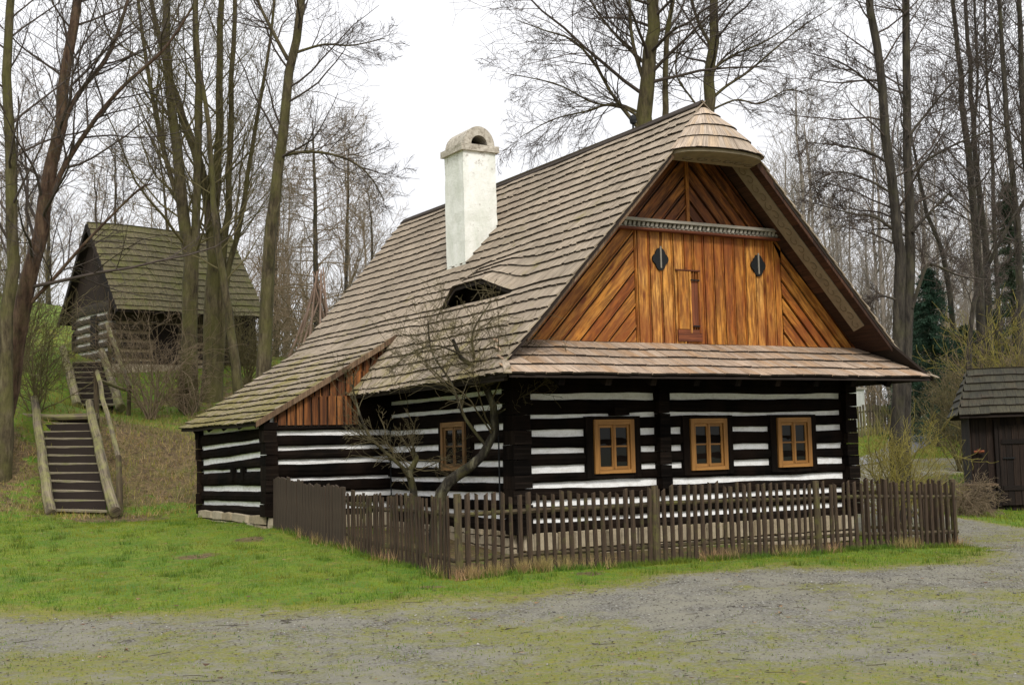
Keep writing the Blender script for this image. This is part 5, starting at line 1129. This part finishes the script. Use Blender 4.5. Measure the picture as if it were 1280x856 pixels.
b_ = at(45, 470, 29); shrub('bare_shrub', 'olive twigs arching over the bank left of the upper stairs', 'shrub', b_, 26, 2.2, 1.1, 'twig_olive', 52, r0=.016, droop=.16, r3=.004)
b_ = at(25, 420, 34); shrub('bare_shrub', 'tall olive shrub behind the left-edge trunks', 'shrub', b_, 26, 3.4, .9, 'twig_olive', 53, r0=.02, droop=.1, r3=.005)
b_ = at(308, 470, 36); shrub('bare_shrub', 'yellowish thin shrub beside the straight trunk below the granary corner', 'shrub', b_, 24, 2.2, .8, 'twig_olive', 54, r0=.015, r3=.005)

# ---------------------------------------------------------------- trees behind and right of the cottage
bare_tree('bare_tree', 'thick mossy bare tree rising behind the ridge near its front end', 'tree', [st(30, (792, 640), (798, 400), (804, 200), (806, 140), (813, 70), (818, 0), (824, -120), (830, -280), r=(.30, .11)), st(30, (812, 500), (826, 220), (832, 140), (833, 60), (842, -20), (850, -160), r=(.12, .04))],
          'bark_olive', 'twig', 12, n1=20, n2=10, n3=6, l1=.27, start=.45, a1=1.0, droop=.03, up=0.01,
          limbs=[st(30, (802, 165), (786, 145), (765, 118), (742, 78), (715, 50), (680, 38), (645, 25), r=(.07, .012), gnd=False), st(30, (803, 150), (780, 135), (740, 128), (695, 105), (632, 92), r=(.05, .01), gnd=False), st(30, (806, 145), (770, 130), (730, 140), (690, 150), (650, 172), r=(.045, .01), gnd=False),
                 st(30, (808, 110), (795, 70), (788, 30), (786, -40), (780, -120), r=(.07, .03), gnd=False), st(30, (812, 85), (780, 55), (750, 20), (720, -30), r=(.06, .02), gnd=False)])
bare_tree('bare_tree', 'bare tree behind the roof peak with long branches reaching right', 'tree', [st(33, (878, 640), (882, 350), (884, 180), (886, 120), (890, 60), (893, 0), (900, -120), (905, -260), r=(.24, .08))], 'bark_olive', 'twig', 13, n1=17, n2=10, n3=6, l1=.26, start=.45, a1=.95, up=.02,
          limbs=[st(33, (886, 128), (905, 110), (935, 90), (968, 62), (1002, 34), (1040, 10), r=(.06, .012), gnd=False), st(33, (888, 90), (915, 70), (960, 50), (1010, 15), r=(.055, .012), gnd=False), st(33, (885, 140), (920, 125), (950, 130), (985, 112), (1010, 120), r=(.04, .01), gnd=False), st(33, (890, 60), (870, 20), (860, -30), r=(.07, .03), gnd=False), st(33, (886, 150), (862, 120), (845, 90), (850, 40), r=(.04, .02), gnd=False)])
bare_tree('bare_tree', 'dark twin-stemmed bare tree right of the cottage gable, forked high above the garden fence', 'tree',
          [st(24.5, (1121, 640), (1122, 560), (1126, 440), (1126, 330), (1121, 285), (1112, 200), (1100, 90), (1087, 0), (1076, -120), (1064, -280), r=(.155, .06)), st(24.6, (1128, 640), (1131, 560), (1133, 440), (1137, 330), (1138, 280), (1133, 150), (1131, 0), (1133, -130), (1136, -280), r=(.15, .055))],
          'bark_dark', 'twig', 14, n1=22, n2=9, n3=7, l1=.17, start=.42, a1=1.1, up=.02,
          limbs=[st(24.5, (1121, 290), (1095, 272), (1070, 268), (1045, 262), (1018, 254), r=(.04, .01), gnd=False), st(24.5, (1112, 205), (1085, 190), (1050, 182), (1005, 178), r=(.04, .01), gnd=False), st(24.5, (1104, 120), (1080, 98), (1050, 78), (1010, 66), r=(.04, .01), gnd=False), st(24.5, (1119, 245), (1085, 225), (1045, 215), (1012, 232), r=(.035, .01), gnd=False),
                 st(24.5, (1140, 290), (1160, 268), (1178, 250), (1192, 238), r=(.045, .01), gnd=False), st(24.5, (1141, 215), (1165, 196), (1200, 178), (1235, 165), (1275, 152), r=(.045, .01), gnd=False), st(24.5, (1136, 170), (1160, 140), (1190, 105), (1230, 80), r=(.04, .01), gnd=False), st(24.5, (1140, 385), (1155, 340), (1165, 330), (1200, 345), (1240, 350), r=(.05, .012), gnd=False), st(24.5, (1121, 375), (1100, 370), (1080, 382), (1060, 380), r=(.035, .01), gnd=False)])
RT = 'slender bare trees behind the shed'
for i, (d, px, rr_, fork, lb) in enumerate([
    (38, [(1226, 470), (1222, 320), (1210, 200), (1200, 90), (1190, -20), (1180, -200)], (.16, .04), [(1214, 190), (1222, 100), (1218, 0), (1222, -120)], 'slender forked trunk, first one right of the twin-stemmed tree'),
    (40, [(1238, 470), (1232, 330), (1222, 220), (1214, 110), (1206, -10), (1200, -180)], (.14, .04), None, 'thin trunk crossing just behind the slender forked one'),
    (36, [(1268, 470), (1273, 330), (1266, 230), (1256, 110), (1250, 0), (1246, -180)], (.13, .04), None, 'straight slender trunk above the right part of the shed roof'),
    (37, [(1296, 460), (1286, 260), (1278, 120), (1274, 0), (1270, -160)], (.15, .05), None, 'trunk at the right edge of the picture above the shed'),
    (42, [(1196, 470), (1190, 390), (1176, 310), (1158, 262), (1140, 180), (1120, 90)], (.12, .03), None, 'crooked thin trunk leaning left behind the evergreen'),
    (44, [(1252, 460), (1244, 300), (1240, 180), (1232, 60), (1228, -60)], (.10, .03), None, 'faint thin trunk between the forked and the straight ones'),
    (34, [(1204, 480), (1214, 400), (1236, 330), (1262, 280), (1300, 220)], (.09, .03), None, 'low trunk leaning right over the shed roof')]):
    bare_tree('bare_tree', lb, 'tree', [st(d, *px, r=rr_)], 'bark_dark', 'twig', 60+i, n1=20, n2=9, n3=6, l1=.22, start=.2, a1=.85, up=.05, group=RT, limbs=[st(d, *fork, r=(.06, .03), gnd=False)] if fork else (), r3=.006)

def conifer(name, label, base, h, rad, key, seed, dens=1.):
    g = np.random.default_rng(seed); z0 = Hf(base[0], base[1]); root = tag(empty(name, (base[0], base[1], z0)), label, 'tree')
    P = np.array([[[base[0], base[1], z0-.1], [base[0]+.03, base[1], z0+h*.5], [base[0], base[1], z0+h]]]); V, F_ = tubes_np(P, np.array([[.12, .07, .01]]), 7); link('trunk', npmesh('trunk', V, F_, 'bark_dark'), root)
    nb = int(190*dens); t = g.random(nb)**.8; az = g.uniform(0, 6.283, nb); L = rad*(1-t)**.8*g.uniform(.7, 1.15, nb)+.1; zb = z0+.15+t*(h-.2)
    n_ = 150; s_ = g.random((nb, n_)); dirx, diry = np.cos(az), np.sin(az)
    c = np.stack([base[0]+dirx[:, None]*L[:, None]*s_, base[1]+diry[:, None]*L[:, None]*s_, zb[:, None]+.12*L[:, None]*s_-.35*L[:, None]*s_**2], -1)
    c += g.standard_normal(c.shape)*np.array([.07, .07, .05])*(1-.4*s_[..., None]); c = c.reshape(-1, 3)
    d = g.standard_normal(c.shape)+np.repeat(np.c_[dirx, diry, -.35*np.ones(nb)], n_, 0)*1.2; d /= np.linalg.norm(d, axis=1, keepdims=True); sd_ = np.cross(d, g.standard_normal(c.shape)); sd_ /= np.linalg.norm(sd_, axis=1, keepdims=True)
    l_ = g.uniform(.05, .12, (len(c), 1)); V = np.stack([c-sd_*.014, c+sd_*.014, c+d*l_], 1).reshape(-1, 3); link('crown', npmesh('crown', V, np.arange(len(V)).reshape(-1, 3), key), root)
conifer('spruce_tree', 'dark blue-green young spruce between the twin-stemmed tree and the shed', at(1172, 560, 40), 5.6, 1.9, 'needle', 80, 1.3)
conifer('spruce_tree', 'dark fir in the gap just right of the cottage eave, left of the larger spruce', at(1150, 560, 46), 4.8, 1.5, 'needle2', 81)
conifer('spruce_tree', 'tall dark conifer at the right edge behind the shed', at(1275, 545, 44), 9.0, 1.5, 'needle2', 82, 1.4)
conifer('spruce_tree', 'low dark conifer directly behind the shed roof ridge', at(1215, 550, 42), 3.8, 1.6, 'needle2', 83)
conifer('spruce_tree', 'broad low conifer behind the middle of the shed roof', at(1245, 550, 45), 4.4, 2.0, 'needle', 84)

# shrubs right
b_ = at(1121, 610, 23.4)
sh = shrub('willow_shrub', 'lime-twigged shrub wrapped round the foot of the twin-stemmed tree', 'shrub', b_, 17, 2.1, 1.0, 'twig_lime', 90, n2=10, n3=6, r0=.018, up=.04, r3=.003, bark='twig_olive', kink=.2)
shrub('willow_shrub', 'smaller lime-green shrub reaching towards the shed', 'shrub', at(1146, 600, 24.2), 7, 1.7, .8, 'twig_lime', 91, n2=8, n3=5, r0=.012, r3=.0035, bark='twig_olive')
shrub('bare_shrub', 'brown bramble heap on the bank left of the shed', 'shrub', at(1195, 600, 26.5), 44, .95, 1.8, 'twig_brown', 92, n2=8, n3=5, r0=.008, droop=.3, r3=.0035)
shrub('bare_shrub', 'tan brush on the bank between the willow shrub and the brambles', 'shrub', at(1160, 597, 27.5), 34, .8, 1.8, 'twig_brown', 93, n2=8, n3=5, r0=.007, droop=.3, r3=.0035)
for i, (u, v, d, h_, lb) in enumerate([(1200, 545, 33, 2.4, 'olive thicket rising left of the shed roof'), (1232, 545, 34, 3.2, 'upright olive thicket behind the left half of the shed roof'), (1265, 545, 34.5, 3.6, 'tall olive thicket behind the right half of the shed roof'), (1290, 545, 34, 3.4, 'brown thicket at the right edge behind the shed'), (1215, 540, 46, 3.8, 'far brown thicket behind the low conifers')]):
    shrub('bare_shrub', lb, 'shrub', at(u, v, d), 17, h_, .45, ['twig_olive', 'twig_brown', 'twig_lime', 'twig_brown', 'twig_brown'][i], 94+i, n2=8, n3=5, r0=.02, r3=.005, group='thickets behind the shed')

# fruit tree in the garden
bare_tree('fruit_tree', 'crooked old fruit tree with lichen bark in the garden in front of the side window', 'tree',
          [st(18.4, (544, 665), (548, 622), (566, 598), (592, 582), (610, 560), (619, 533), (614, 505), (607, 482), (594, 462), (574, 442), (566, 424), r=(.105, .028)), st(19.2, (514, 665), (518, 620), (512, 592), (520, 576), (516, 560), r=(.075, .04))],
          'bark_apple', 'twig_apple', 21, n1=11, n2=7, n3=4, l1=.55, start=.42, a1=1.1, up=.05, r3=.0032, l2=.6,
          limbs=[st(19.2, (512, 592), (490, 572), (462, 545), (448, 512), (440, 480), r=(.045, .012), gnd=False), st(18.4, (607, 482), (628, 470), (650, 440), (662, 405), r=(.05, .012), gnd=False), st(18.4, (610, 560), (580, 520), (565, 480), (540, 440), (535, 400), r=(.036, .01), gnd=False), st(18.4, (614, 505), (600, 470), (590, 420), (612, 380), r=(.036, .01), gnd=False), st(18.4, (574, 442), (545, 432), (515, 440), (490, 460), r=(.02, .005), gnd=False), st(18.4, (617, 520), (650, 500), (680, 478), (700, 470), r=(.02, .005), gnd=False)])

# ---------------------------------------------------------------- far wood, one mass
def simple_tree_np(g, h):
    P = np.zeros((1, 8, 3)); P[0, :, 2] = np.linspace(0, h, 8); P[0, :, :2] = np.cumsum(g.standard_normal((8, 2))*.12, 0); R0 = np.linspace(.14, .03, 8)[None]
    B1, q1 = sprout(g, P, R0, 34, .15, 1., lambda t, pl: pl*.24*(1.15-.6*t), .65, 6, up=.08, wig=.14, rr=.3, rmin=.009); B2, q2 = sprout(g, B1, q1, 9, .1, 1., lambda t, pl: pl*.5*(1.1-.5*t), .7, 4, up=.05, wig=.2, rr=.7, rmin=.008)
    return join([tubes_np(P, R0, 4), tubes_np(B1, q1, 3), tubes_np(B2, q2, 3)])
g = np.random.default_rng(5); protos = [simple_tree_np(g, h) for h in (13, 15, 16, 12)]
parts = []
for i in range(96):
    if i < 76: d = g.uniform(58, 105); u = g.uniform(940, 1320)
    elif i < 84: d = g.uniform(60, 95); u = g.uniform(330, 480)
    else: d = g.uniform(70, 110); u = g.uniform(-30, 330)
    p = at(u, 540, d); V, F_ = protos[i % 4]; a = g.uniform(0, 6.28); s_ = g.uniform(.75, 1.15)*(.8 if i >= 76 else 1.); ca, sa_ = math.cos(a)*s_, math.sin(a)*s_
    V2 = np.c_[V[:, 0]*ca-V[:, 1]*sa_+p[0], V[:, 0]*sa_+V[:, 1]*ca+p[1], V[:, 2]*s_+Hf(p[0], p[1])-.1]; parts.append((V2, F_))
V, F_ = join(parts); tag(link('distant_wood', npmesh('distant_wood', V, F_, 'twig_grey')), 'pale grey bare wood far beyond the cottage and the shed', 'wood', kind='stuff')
# undergrowth band at the far wood's foot
parts = []
for i in range(60):
    d = g.uniform(48, 75); u = g.uniform(1040, 1330) if i < 44 else g.uniform(330, 470); p = at(u, 540, d); n0 = 12; P = np.empty((n0, 5, 3)); P[:, 0] = [p[0], p[1], Hf(p[0], p[1])]; P[:, 0, :2] += g.standard_normal((n0, 2))*.8; dd = g.standard_normal((n0, 3))*.5+[0, 0, 1]
    for k_ in range(1, 5): dd += g.standard_normal(dd.shape)*.15; P[:, k_] = P[:, k_-1]+dd*.6
    B, q = sprout(g, P, np.full((n0, 5), .02), 9, .1, 1, lambda t, pl: pl*.4, .7, 4, wig=.2, rmin=.01); parts += [tubes_np(P, np.full((n0, 5), .02), 3), tubes_np(B, q, 3)]
V, F_ = join(parts); tag(link('undergrowth', npmesh('undergrowth', V, F_, 'twig_brown')), 'brown undergrowth along the edge of the far wood', 'undergrowth', kind='stuff')

# ---------------------------------------------------------------- grass, straw, leaves, pebbles
def blades(name, key, x, y, h0, h1, wd, lab, lean=.5, cat='grass'):
    z = H(x, y); n_ = len(x); a = rng.uniform(0, 6.283, n_); h_ = rng.uniform(h0, h1, n_); l_ = rng.uniform(0, lean, n_)*h_; b2 = a+rng.uniform(-1, 1, n_)+1.57; w_ = wd*rng.uniform(.6, 1.3, n_)
    A = np.c_[x-np.cos(a)*w_, y-np.sin(a)*w_, z-.01]; B = np.c_[x+np.cos(a)*w_, y+np.sin(a)*w_, z-.01]; T = np.c_[x+np.cos(b2)*l_, y+np.sin(b2)*l_, z+h_]
    V = np.stack([A, B, T], 1).reshape(-1, 3); return tag(link(name, npmesh(name, V, np.arange(len(V)).reshape(-1, 3), key)), lab, cat, kind='stuff')
def scatter(n_, x0, x1, y0, y1, keep):
    x = rng.uniform(x0, x1, n_); y = rng.uniform(y0, y1, n_); G_, L_, Mo = masks(x, y); k_ = keep(x, y, G_, L_, Mo); return x[k_], y[k_]
inhouse = lambda x, y: ((x > -.1) & (x < 6.5) & (y > -.1) & (y < 9.6)) | ((x > -2.3) & (x < 1) & (y > 4.3) & (y < 8.4))
nz3 = lambda x, y: .5+.5*noise2(x*.9, y*.9)
x, y = scatter(420000, -11, 9, -5.5, 11, lambda x, y, G_, L_, Mo: (rng.random(len(x)) < 1.25-2.3*G_-.3*noise2(x*1.5, y*1.5)) & (L_+.25*noise2(x*.8, y*.8) < .5) & ~inhouse(x, y) & (rng.random(len(x)) < .35+.65*nz3(x, y)))
blades('lawn_grass', 'blade', x, y, .012, .042, .0045, 'short green lawn in front of the garden fence')
cx_ = []; cy_ = []
for i in range(900):
    px_, py_ = rng.uniform(-10, 8), rng.uniform(-4.3, 10); k_ = int(rng.uniform(8, 45)); cx_.append(px_+rng.normal(0, .06, k_)); cy_.append(py_+rng.normal(0, .06, k_))
for i in range(260):     # longer grass left along the foot of the fence
    px_, py_ = (rng.uniform(-2, 6.9), -2.08+rng.normal(0, .05)) if i < 190 else (-2.16, rng.uniform(-2, 4)); cx_.append(px_+rng.normal(0, .07, 30)); cy_.append(py_+rng.normal(0, .05, 30))
x = np.concatenate(cx_); y = np.concatenate(cy_); G_, L_, Mo = masks(x, y); k_ = (G_ < .35) & ~inhouse(x, y) & ~((x > -1.9) & (x < 6.6) & (y > -1.8) & (y < 4)); x, y = x[k_], y[k_]
blades('grass_tufts', 'tuft', x, y, .04, .10, .005, 'taller dark green tufts standing out of the lawn and along the fence', .9)
x, y = scatter(150000, -12, 30, 9, 34, lambda x, y, G_, L_, Mo: (G_ < .4) & ~inhouse(x, y) & (rng.random(len(x)) < .3+.5*nz3(x, y))); blades('hillside_grass', 'rough', x, y, .05, .17, .009, 'rough yellow-green grass on the hillside', .8)
x, y = scatter(40000, 6, 24, -2, 16, lambda x, y, G_, L_, Mo: (G_ < .42) & ~inhouse(x, y)); blades('bank_grass', 'blade', x, y, .03, .10, .008, 'green grass on the bank beyond the garden', .6)
x, y = scatter(90000, -11, 8, -10, -1.5, lambda x, y, G_, L_, Mo: (G_ > .45) & (rng.random(len(x)) < Mo**1.5*(.1+nz3(x*1.7, y*1.7)**2))); blades('gravel_moss', 'blade', x, y, .008, .022, .005, 'patches of moss and short grass growing in the gravel', .8)
xs_f = []; ys_f = []
for (ax, ay), (bx, by), n_ in (((-2.05, -2.05), (-.4, -2.05), 1700), ((-.4, -2.06), (6.8, -2.08), 1100), ((-2.2, 4), (-2.12, -1.9), 450), ((6.95, -1.9), (6.8, 0), 100)):
    c_ = rng.random(14); t = np.clip(rng.choice(c_, n_)+rng.normal(0, .012, n_), 0, 1); xs_f.append(ax+(bx-ax)*t+rng.normal(0, .05, n_)); ys_f.append(ay+(by-ay)*t+rng.normal(0, .05, n_))
blades('straw_tufts', 'straw', np.concatenate(xs_f), np.concatenate(ys_f), .08, .22, .004, 'tufts of dry straw-coloured grass along the foot of the fence', .9)
x, y = scatter(60000, -9, 4, 9, 17, lambda x, y, G_, L_, Mo: (L_ > .35) & (rng.random(len(x)) < .25)); blades('bank_straw', 'straw', x, y, .04, .15, .006, 'dry grass hanging on the brown bank between stairs and cottage', 1.4)
def leaves(n_, x, y, s0, s1, key, name, lab, dz=.012, flat=.35):
    z = H(x, y)+dz; n_ = len(x); a = rng.uniform(0, 6.283, n_); s_ = rng.uniform(s0, s1, n_); t = rng.normal(0, flat, (n_, 2)); c, s2 = np.cos(a), np.sin(a); V = []
    for u_, v_ in ((-1, 0), (0, -.55), (1, 0), (0, .55)):
        dx_ = (u_*c-v_*s2)*s_; dy_ = (u_*s2+v_*c)*s_; V.append(np.c_[x+dx_, y+dy_, z+np.abs(dx_*t[:, 0]+dy_*t[:, 1])+(.004 if u_ else 0)])
    V = np.stack(V, 1).reshape(-1, 3); return tag(link(name, npmesh(name, V, np.arange(len(V)).reshape(-1, 4), key)), lab, 'leaves', kind='stuff')
x, y = scatter(60000, -9, 15, -10, 22, lambda x, y, G_, L_, Mo: (rng.random(len(x)) < .03+.8*np.clip(L_, 0, 1)**1.5) & ~inhouse(x, y)); leaves(0, x, y, .012, .036, 'leaf', 'fallen_leaves', 'brown fallen leaves scattered over bank, lawn and gravel', .012, .2)
x, y = scatter(11000, -10, 8, -12, -2, lambda x, y, G_, L_, Mo: (G_ > .4)); leaves(0, x, y, .005, .018, 'crumb', 'bark_crumbs', 'dark crumbs of bark and leaf litter on the gravel', .006, .1)
x, y = scatter(150, -9, 7, -11, -2.5, lambda x, y, G_, L_, Mo: (G_ > .3)); n_ = len(x); P = np.empty((n_, 4, 3)); a = rng.uniform(0, 6.283, n_); L_ = rng.uniform(.05, .26, n_)
for k_ in range(4): a2 = a+rng.normal(0, .25, n_); P[:, k_, 0] = x+np.cos(a2)*L_*k_/3; P[:, k_, 1] = y+np.sin(a2)*L_*k_/3; P[:, k_, 2] = H(P[:, k_, 0], P[:, k_, 1])+.012
V, F_ = tubes_np(P, np.full((n_, 4), .0025), 3); tag(link('fallen_twigs', npmesh('fallen_twigs', V, F_, 'crumb')), 'thin dark twigs lying about on the gravel', 'twigs', kind='stuff')
# pebbles: squashed octahedra
x, y = scatter(46000, -10, 12, -12, 2, lambda x, y, G_, L_, Mo: (G_ > .5) & (rng.random(len(x)) < (1.05-Mo)*.9)); z = H(x, y); n_ = len(x); s_ = rng.uniform(.005, .014, n_)*np.where(rng.random(n_) < .02, 1.7, 1)
base_ = np.array([(1, 0, 0), (0, 1, 0), (-1, 0, 0), (0, -1, 0), (0, 0, .6), (0, 0, -.6)]); V = (base_[None]*s_[:, None, None]*rng.uniform(.7, 1.3, (n_, 6, 1))); a = rng.uniform(0, 6.283, n_)
V = np.stack([V[..., 0]*np.cos(a)[:, None]-V[..., 1]*np.sin(a)[:, None]+x[:, None], V[..., 0]*np.sin(a)[:, None]+V[..., 1]*np.cos(a)[:, None]+y[:, None], V[..., 2]+z[:, None]+.004], -1).reshape(-1, 3)
fo = np.array([(0, 1, 4), (1, 2, 4), (2, 3, 4), (3, 0, 4), (1, 0, 5), (2, 1, 5), (3, 2, 5), (0, 3, 5)]); Fp = (np.arange(n_)[:, None, None]*6+fo[None]).reshape(-1, 3)
s = NT('pebble_stone'); gi = s.n('ShaderNodeNewGeometry'); s.fin(s.ramp(gi.outputs['Random Per Island'], [(0, (.09, .085, .075)), (.5, (.20, .185, .15)), (1, (.34, .33, .29))]), .9); M['pebble'] = s.m
tag(link('pebbles', npmesh('pebbles', V, Fp, 'pebble')), 'loose grey pebbles on the road', 'gravel', kind='stuff')
